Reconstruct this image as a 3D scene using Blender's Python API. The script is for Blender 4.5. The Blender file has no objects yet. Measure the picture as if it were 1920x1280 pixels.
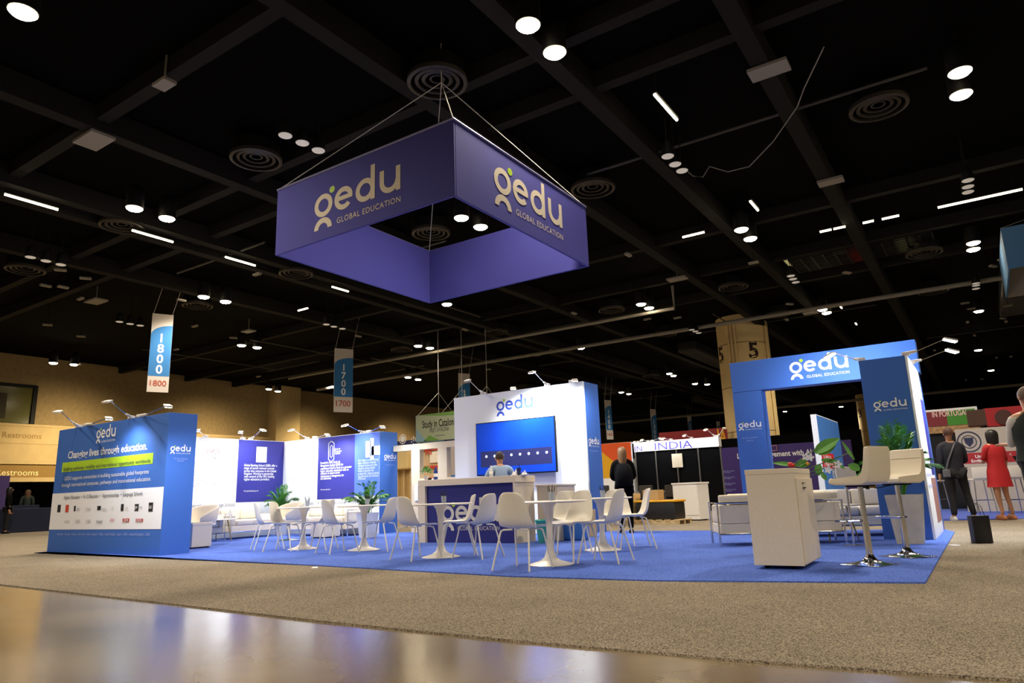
import bpy, bmesh, math, random
from mathutils import Vector as V, Matrix, Quaternion
PI = math.pi
random.seed(7)
S = bpy.context.scene
COL = S.collection

# ------------------------------------------------------------------ camera, world, exposure
F_PX, PITCH, ROLL, YAW, CAM_H = 1304.349, .2164, -.0352, .5866, .8223
cy_, sy_ = math.cos(YAW), math.sin(YAW)
fw, rt, up = V((-sy_, cy_, 0)), V((cy_, sy_, 0)), V((0, 0, 1))
Fd = fw*math.cos(PITCH) + up*math.sin(PITCH)
U0 = up*math.cos(PITCH) - fw*math.sin(PITCH)
Rr = rt*math.cos(ROLL) + U0*math.sin(ROLL)
Uu = U0*math.cos(ROLL) - rt*math.sin(ROLL)
CAM = V((0, 0, CAM_H))
cam = bpy.data.cameras.new('camera'); camo = bpy.data.objects.new('camera', cam); COL.objects.link(camo)
cam.sensor_width = 36; cam.lens = F_PX/1920*36; cam.clip_end = 400; cam.clip_start = .05
M = Matrix.Identity(4)
for i in range(3):
    M[i][0], M[i][1], M[i][2], M[i][3] = Rr[i], Uu[i], -Fd[i], CAM[i]
camo.matrix_world = M
S.camera = camo
S.view_settings.view_transform = 'Standard'; S.view_settings.look = 'None'
S.view_settings.gamma = 1; S.view_settings.use_curve_mapping = False
S.view_settings.exposure = 0.15
w = bpy.data.worlds.new('world'); S.world = w; w.use_nodes = True
w.node_tree.nodes['Background'].inputs[0].default_value = (1, .86, .68, 1)
w.node_tree.nodes['Background'].inputs[1].default_value = .15

def hit(a, b, ax, v):                      # a pixel of the photograph onto the plane x|y|z = v
    d = Fd + Rr*((a-960)/F_PX) + Uu*((640-b)/F_PX)
    i = 'xyz'.index(ax)
    return CAM + d*((v-CAM[i])/d[i])
def dist(a, b, t):                         # a pixel at a depth t along the view
    return CAM + (Fd + Rr*((a-960)/F_PX) + Uu*((640-b)/F_PX))*t
def face(a): return YAW - math.radians(a)  # heading, degrees clockwise from the camera's own

# ------------------------------------------------------------------ materials
def lin(h):
    h = h.lstrip('#'); o = []
    for i in (0, 2, 4):
        c = int(h[i:i+2], 16)/255
        o.append(c/12.92 if c <= .04045 else ((c+.055)/1.055)**2.4)
    return tuple(o)+(1,)
MATS = {}
def mat(name, col, rough=.5, metal=0, emit=0, spec=.5, trans=0, noise=0, nscale=60, bump=0, alpha=1):
    if name in MATS: return MATS[name]
    m = bpy.data.materials.new(name); m.use_nodes = True; nt = m.node_tree
    p = nt.nodes['Principled BSDF']; c = lin(col) if isinstance(col, str) else col
    p.inputs['Base Color'].default_value = c; p.inputs['Roughness'].default_value = rough
    p.inputs['Metallic'].default_value = metal; p.inputs['Specular IOR Level'].default_value = spec
    p.inputs['Transmission Weight'].default_value = trans; p.inputs['Alpha'].default_value = alpha
    if emit:
        p.inputs['Emission Color'].default_value = c; p.inputs['Emission Strength'].default_value = emit
    if noise or bump:
        tc = nt.nodes.new('ShaderNodeTexCoord'); n = nt.nodes.new('ShaderNodeTexNoise')
        n.inputs['Scale'].default_value = nscale; n.inputs['Detail'].default_value = 4
        nt.links.new(tc.outputs['Object'], n.inputs['Vector'])
    if noise:
        r = nt.nodes.new('ShaderNodeMapRange')
        r.inputs[1].default_value = .3; r.inputs[2].default_value = .7
        r.inputs[3].default_value = 1-noise; r.inputs[4].default_value = 1+noise
        mx = nt.nodes.new('ShaderNodeVectorMath'); mx.operation = 'SCALE'; mx.inputs[0].default_value = c[:3]
        nt.links.new(n.outputs['Fac'], r.inputs[0]); nt.links.new(r.outputs[0], mx.inputs['Scale'])
        nt.links.new(mx.outputs[0], p.inputs['Base Color'])
    if bump:
        b = nt.nodes.new('ShaderNodeBump'); b.inputs['Strength'].default_value = bump
        b.inputs['Distance'].default_value = .01
        nt.links.new(n.outputs['Fac'], b.inputs['Height']); nt.links.new(b.outputs[0], p.inputs['Normal'])
    MATS[name] = m
    return m
WHITE = mat('white_laminate', '#d8d2c8', .45)
SHELL = mat('white_plastic', '#e8e2d4', .35)
LEATHER = mat('white_leather', '#e6decf', .4, bump=.1, nscale=40)
CREAMLEATHER = mat('cream_leather', '#dfd4bc', .42, bump=.1, nscale=40)
CHROME = mat('chrome', '#d8d8da', .12, 1)
BLUE = mat('booth_blue', '#3c68b8', .6, spec=.3)
NAVY = mat('booth_indigo', '#2a2a8c', .6)
SIGN = mat('sign_fabric', '#45459a', .85, bump=.1, nscale=300, noise=.05)
PRINTWHITE = mat('print_white', '#e8e8ee', .6)
PANELWHITE = mat('panel_white', '#eef0f4', .6)
GREEN = mat('print_green', '#a8cc28', .6)
DARKTXT = mat('print_dark', '#3c3c48', .7)
GREYTXT = mat('print_grey', '#8c8c98', .7)
PALEBLUE = mat('print_pale_blue', '#9aa8e0', .6)
REDTXT = mat('print_red', '#b03028', .6)
BLACK = mat('black_paint', '#060606', .6, spec=.2)
CEIL = mat('ceiling_black', '#060505', .95, spec=.05)
BEAM = mat('beam_dark_grey', '#1b1916', .85, spec=.15)
PIPE = mat('pipe_grey', '#8b857a', .7)
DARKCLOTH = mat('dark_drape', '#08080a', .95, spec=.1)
NAVYCLOTH = mat('navy_cloth', '#141c34', .9)
LAMP = mat('lamp_glow', (1, .82, .55, 1), emit=60)
LAMPDIM = mat('lamp_reflector', '#cfc6b8', .3, emit=.35)  # faint glow put into the reflectors of the unlit lamps
STRIP = mat('tube_glow', (1, .85, .55, 1), emit=9)
COOL = mat('cool_lamp_glow', (.88, .94, 1, 1), emit=60)
COOLOFF = mat('cool_lamp_lens', '#c8ccd0', .3)
WOOD = mat('light_wood', '#c9ad7c', .6, noise=.08, nscale=8)
LEAF = mat('leaf_green', '#5a9a3c', .5, noise=.25, nscale=6)
LEAFD = mat('leaf_dark_green', '#2b5a26', .5, noise=.25, nscale=6)
SKIN = mat('skin', '#c08a68', .55)

# ------------------------------------------------------------------ mesh helpers
class MB:
    def __init__(s): s.bm = bmesh.new(); s.mi = 0
    def _set(s, n0):
        s.bm.faces.ensure_lookup_table()
        for f in s.bm.faces[n0:]: f.material_index = s.mi
    def box(s, x0, x1, y0, y1, z0, z1, bevel=0, m=None):
        n0 = len(s.bm.faces)
        vs = [s.bm.verts.new((x, y, z)) for x in (x0, x1) for y in (y0, y1) for z in (z0, z1)]
        if m is not None:
            for v in vs: v.co = m @ v.co
        fs = [s.bm.faces.new([vs[i] for i in q]) for q in ((0,1,3,2),(4,6,7,5),(0,4,5,1),(2,3,7,6),(0,2,6,4),(1,5,7,3))]
        if bevel:
            es = list({e for f in fs for e in f.edges})
            bmesh.ops.bevel(s.bm, geom=es, offset=bevel, segments=3, affect='EDGES', profile=.5)
        s._set(n0); return s
    def poly(s, pts, n, th):               # flat outline pts (3D), thickened along n
        n0 = len(s.bm.faces); n = V(n).normalized()*th
        a = [s.bm.verts.new(V(p)) for p in pts]; b = [s.bm.verts.new(V(p)+n) for p in pts]
        s.bm.faces.new(a[::-1]); s.bm.faces.new(b)
        for i in range(len(a)):
            j = (i+1) % len(a); s.bm.faces.new((a[i], a[j], b[j], b[i]))
        s._set(n0); return s
    def tube(s, pts, r, seg=8, caps=True):
        n0 = len(s.bm.faces); pts = [V(p) for p in pts]; rs = r if isinstance(r, (list, tuple)) else [r]*len(pts)
        rings = []; prev = None
        for i, p in enumerate(pts):
            d = (pts[min(i+1, len(pts)-1)]-pts[max(i-1, 0)]).normalized()
            if prev is None:
                a = d.cross(V((0, 0, 1)));
                if a.length < .1: a = d.cross(V((1, 0, 0)))
            else: a = prev - d*prev.dot(d)
            a.normalize(); prev = a; b = d.cross(a)
            rings.append([s.bm.verts.new(p+(a*math.cos(t)+b*math.sin(t))*rs[i]) for t in [2*PI*k/seg for k in range(seg)]])
        for q, t in zip(rings, rings[1:]):
            for k in range(seg): s.bm.faces.new((q[k], q[(k+1) % seg], t[(k+1) % seg], t[k]))
        if caps: s.bm.faces.new(rings[0][::-1]); s.bm.faces.new(rings[-1])
        s._set(n0); return s
    def lathe(s, prof, c=(0, 0, 0), seg=24, sx=1, sy=1, m=None):
        n0 = len(s.bm.faces); rings = []; c = V(c)
        for r, z in prof:
            ring = [s.bm.verts.new(c+V((max(r, .0005)*sx*math.cos(t), max(r, .0005)*sy*math.sin(t), z))) for t in [2*PI*k/seg for k in range(seg)]]
            if m is not None:
                for v in ring: v.co = m @ v.co
            rings.append(ring)
        for q, t in zip(rings, rings[1:]):
            for k in range(seg): s.bm.faces.new((q[k], q[(k+1) % seg], t[(k+1) % seg], t[k]))
        s.bm.faces.new(rings[0][::-1]); s.bm.faces.new(rings[-1])
        s._set(n0); return s
    def ball(s, c, rx, ry=None, rz=None, seg=12, m=None):
        ry = ry or rx; rz = rz or rx
        return s.lathe([(math.sin(PI*k/8), -math.cos(PI*k/8)*rz) for k in range(9)], c, seg, rx, ry, m)
    def loft(s, rings):                    # rings: list of (centre, rx, ry)
        n0 = len(s.bm.faces); R_ = []
        for c, rx, ry in rings:
            c = V(c); R_.append([s.bm.verts.new(c+V((rx*math.cos(t), ry*math.sin(t), 0))) for t in [2*PI*k/20 for k in range(20)]])
        for q, t in zip(R_, R_[1:]):
            for k in range(20): s.bm.faces.new((q[k], q[(k+1) % 20], t[(k+1) % 20], t[k]))
        s.bm.faces.new(R_[0][::-1]); s.bm.faces.new(R_[-1]); s._set(n0); return s
    def done(s, name, m, parent=None, smooth=False, sub=0):
        bmesh.ops.recalc_face_normals(s.bm, faces=s.bm.faces)
        me = bpy.data.meshes.new(name); s.bm.to_mesh(me); s.bm.free()
        for x in (m if isinstance(m, (list, tuple)) else [m]): me.materials.append(x)
        if smooth:
            for f in me.polygons: f.use_smooth = True
        o = bpy.data.objects.new(name, me); COL.objects.link(o)
        if parent: o.parent = parent
        if smooth and not sub:
            me.set_sharp_from_angle(angle=math.radians(40))
        if sub:
            md = o.modifiers.new('sub', 'SUBSURF'); md.levels = md.render_levels = sub
        return o
def tag(o, label, cat, group=None):
    o['label'] = label; o['category'] = cat
    if group: o['group'] = group
    return o
def thing(name, label, cat, loc=(0, 0, 0), rz=0, group=None):
    o = bpy.data.objects.new(name, None); COL.objects.link(o); o.location = loc; o.rotation_euler = (0, 0, rz)
    o.empty_display_size = .2
    return tag(o, label, cat, group)
def struct(o): o['kind'] = 'structure'; return o
def kids(o): return [c for c in COL.objects if c.parent == o]
def dup(o, loc=None, rz=None, label=None, group=None, cat=None, parent=None, ch=None):
    c = o.copy(); COL.objects.link(c); c.parent = parent
    for k in KIDS.get(o.name) or KIDS.setdefault(o.name, kids(o)): dup(k, parent=c)
    if loc is not None: c.location = loc
    if rz is not None: c.rotation_euler = (0, 0, rz)
    if label: c['label'] = label
    if group: c['group'] = group
    return c
KIDS = {}
def to_mesh(o, name, parent, mats):        # bakes a helper object (text, skin) into a plain mesh object
    bpy.context.view_layer.update()
    dg = bpy.context.evaluated_depsgraph_get()
    me = bpy.data.meshes.new_from_object(o.evaluated_get(dg))
    bpy.data.objects.remove(o)
    me.name = name; me.materials.clear()
    for x in mats: me.materials.append(x)
    n = bpy.data.objects.new(name, me); COL.objects.link(n)
    if parent: n.parent = parent
    return n

def W(o):                                   # world matrix from the parent chain
    if o is None: return Matrix.Identity(4)
    return W(o.parent) @ Matrix.Translation(o.location) @ o.rotation_euler.to_matrix().to_4x4()
# a plane the prints sit on: origin, x direction, up direction (all world)
class Plane:
    def __init__(s, ax, v, xdir, off=.004): s.ax, s.v, s.x, s.off = ax, v, V(xdir), off
    def at(s, a, b): return hit(a, b, s.ax, s.v)
    def mat(s, o, sx, sz):
        n = s.x.cross(V((0, 0, 1))); m = Matrix.Identity(4)
        for i in range(3):
            m[i][0] = s.x[i]*sx; m[i][1] = (0, 0, sz)[i]; m[i][2] = n[i]; m[i][3] = o[i]+n[i]*s.off
        return m
def text_mesh(body, bold=0, space=1.0):
    c = bpy.data.curves.new('txt', 'FONT'); c.body = body; c.size = 1; c.offset = bold; c.extrude = .0
    c.resolution_u = 3; c.space_character = space
    o = bpy.data.objects.new('txt', c); COL.objects.link(o)
    bpy.context.view_layer.update()
    me = bpy.data.meshes.new_from_object(o.evaluated_get(bpy.context.evaluated_depsgraph_get()))
    bpy.data.objects.remove(o)
    return me
def text(body, pl, left, right, m, parent, name='lettering', bold=0, h=None, zfix=None, inv=None, space=1.0):
    """one printed line on plane pl, from photo pixel `left` (baseline) to `right`; h = height of a capital in metres"""
    me = text_mesh(body, bold, space)
    xs = [v.co.x for v in me.vertices]
    x0, x1 = min(xs), max(xs)
    a, b = (pl.at(*left) if len(left) == 2 else V(left)), (pl.at(*right) if len(right) == 2 else V(right))
    wd = (b-a).dot(pl.x); k = wd/(x1-x0); kz = k if h is None else h/.72
    o = a.copy(); o.z = (a.z+b.z)/2 if zfix is None else zfix
    mt = pl.mat(o, k, kz) @ Matrix.Translation((-x0, 0, 0))
    mt = W(parent).inverted() @ mt
    me.transform(mt); me.materials.clear(); me.materials.append(m)
    me.name = name
    ob = bpy.data.objects.new(name, me); COL.objects.link(ob); ob.parent = parent
    return ob
def ring(mb, c, r0, r1, a0, a1, seg=28):
    n0 = len(mb.bm.faces); full = abs(a1-a0) >= 359.9; pr = []
    for k in range(seg+(0 if full else 1)):
        t = math.radians(a0+(a1-a0)*k/seg); u = V((math.cos(t), math.sin(t), 0))
        pr.append((mb.bm.verts.new(V(c)+u*r0), mb.bm.verts.new(V(c)+u*r1)))
    n = len(pr)
    for k in range(n if full else n-1):
        a, b = pr[k], pr[(k+1) % n]; mb.bm.faces.new((a[0], a[1], b[1], b[0]))
    mb._set(n0)
def rect(mb, x0, x1, y0, y1, z=0):
    n0 = len(mb.bm.faces); mb.bm.faces.new([mb.bm.verts.new(p) for p in ((x0, y0, z), (x1, y0, z), (x1, y1, z), (x0, y1, z))]); mb._set(n0)
def disc(mb, c, r, seg=20, sy=1):
    n0 = len(mb.bm.faces); mb.bm.faces.new([mb.bm.verts.new((c[0]+r*math.cos(2*PI*k/seg), c[1]+sy*r*math.sin(2*PI*k/seg), 0)) for k in range(seg)]); mb._set(n0)
def logo(pl, left, right, parent, m=PRINTWHITE, dot=GREEN, tagline=True, tm=None, kz=1.0, zoff=0):
    """wordmark with its left/right edges (at the letters' foot) given as photo pixels"""
    a, b = (pl.at(*left) if len(left) == 2 else V(left)), (pl.at(*right) if len(right) == 2 else V(right))
    wd = (b-a).dot(pl.x); k = wd/9.15; o = a.copy(); o.z = (a.z+b.z)/2+zoff
    mb = MB()
    ring(mb, (1, 1, 0), .58, 1.02, 0, 360); ring(mb, (1, -1.1, 0), .52, 1.0, 0, 180)
    ring(mb, (3.25, 1, 0), .56, 1.0, 12, 318); rect(mb, 2.5, 4.22, .86, 1.24, .0005)
    ring(mb, (5.55, 1, 0), .56, 1.0, 0, 360); rect(mb, 6.12, 6.56, 0, 2.95, .0005)
    ring(mb, (8.05, 1, 0), .56, 1.0, 180, 360); rect(mb, 7.05, 7.49, 1, 2.05, .0005); rect(mb, 8.66, 9.1, 0, 2.05, .0005)
    mb.mi = 1; disc(mb, (1.95, 2.15), .3); 
    mt = pl.mat(o, k, k*kz)
    mb.bm.transform(W(parent).inverted() @ mt)
    lo = mb.done('logo', [m, dot], parent)
    if tagline:
        p0 = o + pl.x*(2.55*k) - V((0, 0, 1.05*k*kz)); p1 = o + pl.x*(9.1*k) - V((0, 0, 1.05*k*kz))
        text('GLOBAL EDUCATION', pl, tuple(p0), tuple(p1), tm or m, parent, 'tagline', h=.5*k*kz, space=1.1)
    return lo
def patch(pl, name, u0, u1, z0, z1, m, parent, th=.003, off=0):
    """flat printed field; u is the coordinate along the plane's x direction"""
    i = 0 if abs(pl.x.x) > .5 else 1
    n = pl.x.cross(V((0, 0, 1))); base = V((0, 0, 0)); base['xyz'.index(pl.ax)] = pl.v
    P = []
    off = off or pl.off-.005
    for u, z in ((u0, z0), (u1, z0), (u1, z1), (u0, z1)):
        q = base.copy(); q[i] = u; q.z = z; P.append(W(parent).inverted() @ (q+n*off))
    return MB().poly(P, n, th).done(name, m, parent)

# ------------------------------------------------------------------ skinned figures
def skin(name, nodes, edges, m, parent, grow=0, sub=1, add=None):
    bm = bmesh.new(); L = bm.verts.layers.skin.verify(); vs = {}
    used = []
    for a, b in edges:
        for q in (a, b):
            if q not in vs:
                p, r = nodes[q]; v = bm.verts.new(p); vs[q] = v
                rr = r if isinstance(r, tuple) else (r, r)
                v[L].radius = (rr[0]+grow, rr[1]+grow); v[L].use_root = len(used) == 0; used.append(q)
        bm.edges.new((vs[a], vs[b]))
    me = bpy.data.meshes.new(name); bm.to_mesh(me); bm.free()
    o = bpy.data.objects.new(name, me); COL.objects.link(o)
    md = o.modifiers.new('s', 'SKIN'); md.use_smooth_shade = True
    md = o.modifiers.new('u', 'SUBSURF'); md.levels = md.render_levels = sub
    n = to_mesh(o, name, parent, [m])
    if add:
        b2 = bmesh.new(); b2.from_mesh(n.data); a = MB(); a.bm.free(); a.bm = b2; add(a); b2.to_mesh(n.data); b2.free()
    for f in n.data.polygons: f.use_smooth = True
    return n

# ================================================================== THE HALL
XW, ZC = -41.4, 8.9
conc = mat('polished_concrete', '#6e675a', .2, spec=.6)
nt = conc.node_tree; p = nt.nodes['Principled BSDF']
tc = nt.nodes.new('ShaderNodeTexCoord'); n1 = nt.nodes.new('ShaderNodeTexNoise'); n1.inputs['Scale'].default_value = .7; n1.inputs['Detail'].default_value = 7
r1 = nt.nodes.new('ShaderNodeValToRGB'); r1.color_ramp.elements[0].color = lin('#5a4c38'); r1.color_ramp.elements[1].color = lin('#8a7a60')
r1.color_ramp.elements[0].position = .3; r1.color_ramp.elements[1].position = .72
r2 = nt.nodes.new('ShaderNodeMapRange'); r2.inputs[3].default_value = .13; r2.inputs[4].default_value = .24
nt.links.new(tc.outputs['Object'], n1.inputs['Vector']); nt.links.new(n1.outputs['Fac'], r1.inputs[0]); nt.links.new(r1.outputs[0], p.inputs['Base Color'])
nt.links.new(n1.outputs['Fac'], r2.inputs[0]); nt.links.new(r2.outputs[0], p.inputs['Roughness'])
struct(MB().box(XW, 34, -14, 110, -.2, 0).done('floor', conc))
struct(MB().box(XW-1, 34, -14, 110, ZC, ZC+.3).done('ceiling', CEIL))
carpet = mat('grey_carpet', '#857a68', .95, spec=.1)
def speckle(m, c0, c1, sc, bump=.6):
    nt = m.node_tree; p = nt.nodes['Principled BSDF']; tc = nt.nodes.new('ShaderNodeTexCoord')
    n = nt.nodes.new('ShaderNodeTexNoise'); n.inputs['Scale'].default_value = sc; n.inputs['Detail'].default_value = 3
    b = nt.nodes.new('ShaderNodeTexNoise'); b.inputs['Scale'].default_value = 1.2; b.inputs['Detail'].default_value = 5
    r = nt.nodes.new('ShaderNodeValToRGB'); r.color_ramp.elements[0].color = lin(c0); r.color_ramp.elements[1].color = lin(c1)
    r.color_ramp.elements[0].position = .38; r.color_ramp.elements[1].position = .62
    q = nt.nodes.new('ShaderNodeMapRange'); q.inputs[1].default_value = .3; q.inputs[2].default_value = .7; q.inputs[3].default_value = .88; q.inputs[4].default_value = 1.1
    k = nt.nodes.new('ShaderNodeVectorMath'); k.operation = 'SCALE'
    for t in (n, b): nt.links.new(tc.outputs['Object'], t.inputs['Vector'])
    nt.links.new(n.outputs['Fac'], r.inputs[0]); nt.links.new(r.outputs[0], k.inputs[0])
    nt.links.new(b.outputs['Fac'], q.inputs[0]); nt.links.new(q.outputs[0], k.inputs['Scale']); nt.links.new(k.outputs[0], p.inputs['Base Color'])
    u = nt.nodes.new('ShaderNodeBump'); u.inputs['Strength'].default_value = bump; u.inputs['Distance'].default_value = .01
    nt.links.new(n.outputs['Fac'], u.inputs['Height']); nt.links.new(u.outputs[0], p.inputs['Normal'])
speckle(carpet, '#4a4238', '#a39681', 130)
edge = [hit(a, b, 'z', 0) for a, b in ((-60, 1090), (0, 1097), (290, 1130), (600, 1166), (960, 1203), (1390, 1241), (1730, 1266), (1900, 1278))]
d0 = (edge[1]-edge[0]).normalized(); d1 = (edge[-1]-edge[-2]).normalized()
edge = [edge[0]-d0*18]+edge+[edge[-1]+d1*28]
edge[-1].x = min(edge[-1].x, 33)
pts = [V((p.x, p.y, 0)) for p in edge]+[V((33.9, edge[-1].y, 0)), V((33.9, 108.5, 0)), V((-41.3, 108.5, 0)), V((-41.3, edge[0].y, 0))]
c_ = tag(MB().poly(pts, (0, 0, 1), .012).done('aisle_carpet', carpet), 'large speckled grey brown carpet covering the hall aisles', 'carpet')
bluec = mat('blue_carpet', '#2c4fb8', .95, spec=.1); speckle(bluec, '#3c54a6', '#5c78c8', 70, .4)
fe = [hit(a, b, 'z', .02) for a, b in ((88, 1034), (330, 1046), (600, 1060), (960, 1080), (1230, 1088), (1735, 1092), (1762, 1045), (1790, 997))]
pts = [V((p.x, p.y, .012)) for p in fe]+[V((-.75, 13.75, .012)), V((-15.95, 12.75, .012)), V((-15.95, 6.6, .012))]
tag(MB().poly(pts, (0, 0, 1), .012).done('booth_carpet', bluec), 'bright blue carpet under the booth with tables and arch', 'carpet')

# walls
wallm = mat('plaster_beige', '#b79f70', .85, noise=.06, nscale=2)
wallu = mat('plaster_rough_upper', '#8a7550', .9, noise=.12, nscale=5, bump=.4)  # rougher plaster, its darker base also standing in for the unlit upper wall
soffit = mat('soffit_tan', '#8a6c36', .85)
winm = mat('window_glass_olive', '#4d4a20', .15)
def wz(a, b): return hit(a, b, 'x', XW)
z_res1, z_b2, z_b3, z_open = wz(40, 797).z, wz(40, 830).z, wz(40, 867).z, wz(40, 899).z
yo = wz(98, 900).y+4
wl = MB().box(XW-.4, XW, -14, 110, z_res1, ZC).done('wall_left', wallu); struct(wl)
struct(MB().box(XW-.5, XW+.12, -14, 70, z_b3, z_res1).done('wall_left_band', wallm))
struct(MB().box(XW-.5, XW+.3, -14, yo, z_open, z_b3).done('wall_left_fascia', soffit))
struct(MB().box(XW-.4, XW+.1, yo, 70, 0, z_b3).done('wall_left_lower', wallm))
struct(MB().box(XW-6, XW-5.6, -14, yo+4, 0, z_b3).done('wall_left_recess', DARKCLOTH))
struct(MB().box(XW+.1, XW+.16, -14, 70, z_b2-.05, z_b2+.05).done('trim_1', wallm))
struct(MB().box(XW+.1, XW+.2, -14, 70, z_res1-.06, z_res1+.06).done('trim_2', wallm))
struct(MB().box(XW+.1, XW+.4, -14, yo, z_open-.12, z_open+.1).done('trim_3', wallm))
struct(MB().box(XW+.28, XW+.4, -14, yo, z_b3-.1, z_b3+.1).done('trim_4', wallm))
ya, yb = wz(500, 850).y, wz(545, 850).y
struct(MB().box(XW, XW+.9, ya, yb, 0, ZC).done('wall_left_pilaster', wallm))
struct(MB().box(XW, 34, 108.6, 109, 0, ZC).done('wall_back', mat('back_wall', '#3a3630', .9)))
yw = wz(60, 760).y; zt, zb = wz(30, 725).z, wz(30, 793).z
wn = struct(MB().box(XW-.1, XW+.05, yw-5, yw, zb, zt).done('window_1', winm))
fr = MB(); fr.box(XW, XW+.15, yw-.05, yw+.15, zb-.1, zt+.15); fr.box(XW, XW+.15, yw-5, yw, zt, zt+.15); fr.box(XW, XW+.15, yw-5, yw, zb-.15, zb)
fr.done('window_frame', BLACK, wn)
MB().box(XW+.02, XW+.08, yw-1.9, yw-1.2, zb+.2, zb+1.5).done('shelf', mat('brown_shade', '#2b2410', .8), wn)
for k, (t, a, b, m, xp) in enumerate((('Restrooms', (4, 818), (77, 824), soffit, XW+.12), ('Restrooms', (-8, 889), (71, 893), mat('sign_cream', '#f0dca0', .6), XW+.3))):
    t_ = text(t, Plane('x', xp, (0, 1, 0), .01), a, b, m, None, 'restroom_sign')
    tag(t_, ('brown', 'cream')[k]+' Restrooms lettering on the '+('upper pale wall band', 'lower tan fascia')[k], 'sign', 'restroom signs')

# ------------------------------------------------------------------ ceiling steel and pipes
def beam(name, p, ax, w_, h_, m, lo, hi, label, group='ceiling beams', cat='beam'):
    z = p.z
    o = MB()
    if ax == 'y': o.box(p.x-w_/2, p.x+w_/2, lo, hi, z, z+h_)
    else: o.box(lo, hi, p.y-w_/2, p.y+w_/2, z, z+h_)
    return tag(o.done(name, m), label, cat, group)
beamsY = [(1430, 130, 'over the arch'), (1170, 250, 'right of the hanging sign'), (590, 55, 'above the hanging sign'), (330, 305, 'left of the hanging sign'), (350, 470, 'over the left wall panel'), (1200, 700, 'over the television wall'), (400, 560, 'above the 1800 banner')]
for a, b, t in beamsY:
    p = hit(a, b, 'z', 8.35); beam('ceiling_beam', p, 'y', .32, .5, BEAM, -12, 108, 'long dark steel beam running away into the hall '+t)
for k, (a, b) in enumerate(((300, 160), (900, 640), (1300, 100), (150, 480), (1500, 480), (650, 600))):
    p = hit(a, b, 'z', 8.55); beam('cross_beam', p, 'x', .25, .35, BEAM, XW, 33, 'dark cross beam spanning the hall, %s from the camera' % ('nearest', 'sixth nearest', 'second nearest', 'third nearest', 'fourth nearest', 'fifth nearest')[[0, 4, 1, 2, 3, 5][k]], 'cross beams')
q = hit(1345, 608, 'z', 7.9)
tag(MB().tube([V((hit(575, 728, 'z', 7.9).x, q.y, 7.9)), V((33, q.y, 7.9))], .09).done('long_pipe', PIPE), 'long pale pipe crossing the hall behind the big column', 'pipe')
q = hit(1000, 628, 'z', 7.9)
tag(MB().tube([V((XW+8, q.y, 7.95)), V((hit(1270, 583, 'z', 7.9).x, q.y, 7.95)), V((hit(1270, 583, 'z', 7.9).x, q.y, ZC))], .07).done('long_pipe', PIPE), 'pale pipe running above and behind the television wall', 'pipe')
q = hit(1240, 784, 'z', 7.9)
tag(MB().tube([V((XW+3, q.y, 7.9)), V((33, q.y, 7.9))], .12).done('long_pipe', PIPE), 'far pale pipe crossing behind the 1400 banner', 'pipe')
for k in range(26):
    x = random.uniform(-38, 25); y = random.uniform(12, 75); z = random.uniform(8.2, 8.7); L_ = random.uniform(2, 9)
    r_ = random.uniform(.02, .05)
    dx = (L_, 0) if k % 2 else (0, L_)
    tag(MB().tube([(x, y, z), (x+dx[0], y+dx[1], z)], r_, 6).done('ceiling_conduit', mat('conduit_grey', '#3a362f', .6)),
        'thin grey conduit among the black ceiling steel', 'conduit', 'ceiling conduits')
for k in (1, 2, 3, 5, 6, 7, 8):
    x = -36+k*7.5; y = 26+(k*17) % 40
    tag(MB().box(x, x+1.1, y, y+9, 8.28, 8.88, .1).done('air_duct', mat('duct_black', '#1b1916', .6)), 'square black air duct under the ceiling deck', 'duct', 'air ducts')

# small pale fittings at random between the beams, also standing in for glints
random.seed(21); fm_ = mat('fitting_pale', '#8c867a', .5); ft = None
for k in range(46):
    u, v = random.uniform(20, 1900), random.uniform(470, 740)
    if 500 < u < 1120 and v < 580: continue
    p = hit(u, v, 'z', 7.95)
    if ft is None:
        ft = thing('ceiling_fitting', 'small pale fitting on a thin rod among the distant ceiling steel', 'fitting', p, 0, 'small ceiling fittings')
        MB().box(-.16, .16, -.06, .06, 0, .06).done('fitting_body', fm_, ft); MB().tube([(0, 0, .05), (0, 0, ZC-7.95)], .01, 5).done('rod', BEAM, ft)
    else: dup(ft, p, random.choice((0, PI/2, 1)))
# round diffusers
def diffuser():
    t = thing('ceiling_diffuser', 'x', 'air diffuser', group='round ceiling diffusers')
    dm = mat('diffuser_grey', '#332d26', .5, .3)
    m = MB()
    for r_, z in ((.56, 0), (.42, .03), (.29, .06), (.17, .09)):
        m.lathe([(r_, z+.1), (r_, z+.02), (r_-.05, z), (r_-.07, z+.01), (r_-.06, z+.1)], seg=28)
    m.done('rings', dm, t, True)
    MB().lathe([(.5, .12), (.5, .4), (.3, .55)], seg=24).done('neck', BLACK, t, True)
    return t
DF = [(820, 158, 'directly behind the cable of the hanging sign'), (480, 302, 'left of the hanging sign, level with its top'), (1112, 357, 'just right of the hanging sign'), (1648, 205, 'high over the arch, largest on the right'),
 (808, 440, 'seen through the hanging sign'), (555, 515, 'just under the left corner of the hanging sign'), (228, 427, 'below the left twin lamps'), (47, 508, 'far left, above the restroom wall'), (1147, 583, 'left of twin lamps over the television wall'),
 (753, 657, 'above the 1600 banner'), (930, 624, 'faint, under the hanging sign'), (1248, 628, 'just below the long pale pipe'), (1375, 540, 'faint, above the big column'), (1733, 477, 'below the lit grille on the right'),
 (1750, 548, 'under the long pipe on the right'), (1458, 592, 'beside the top of the big column'), (1054, 659, 'over the right end of the television wall'), (1220, 706, 'small, left of the big column'), (370, 575, 'right of the 1800 banner top'), (1143, 739, 'tiny, above the 1400 banner')]
d0 = None
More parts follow.
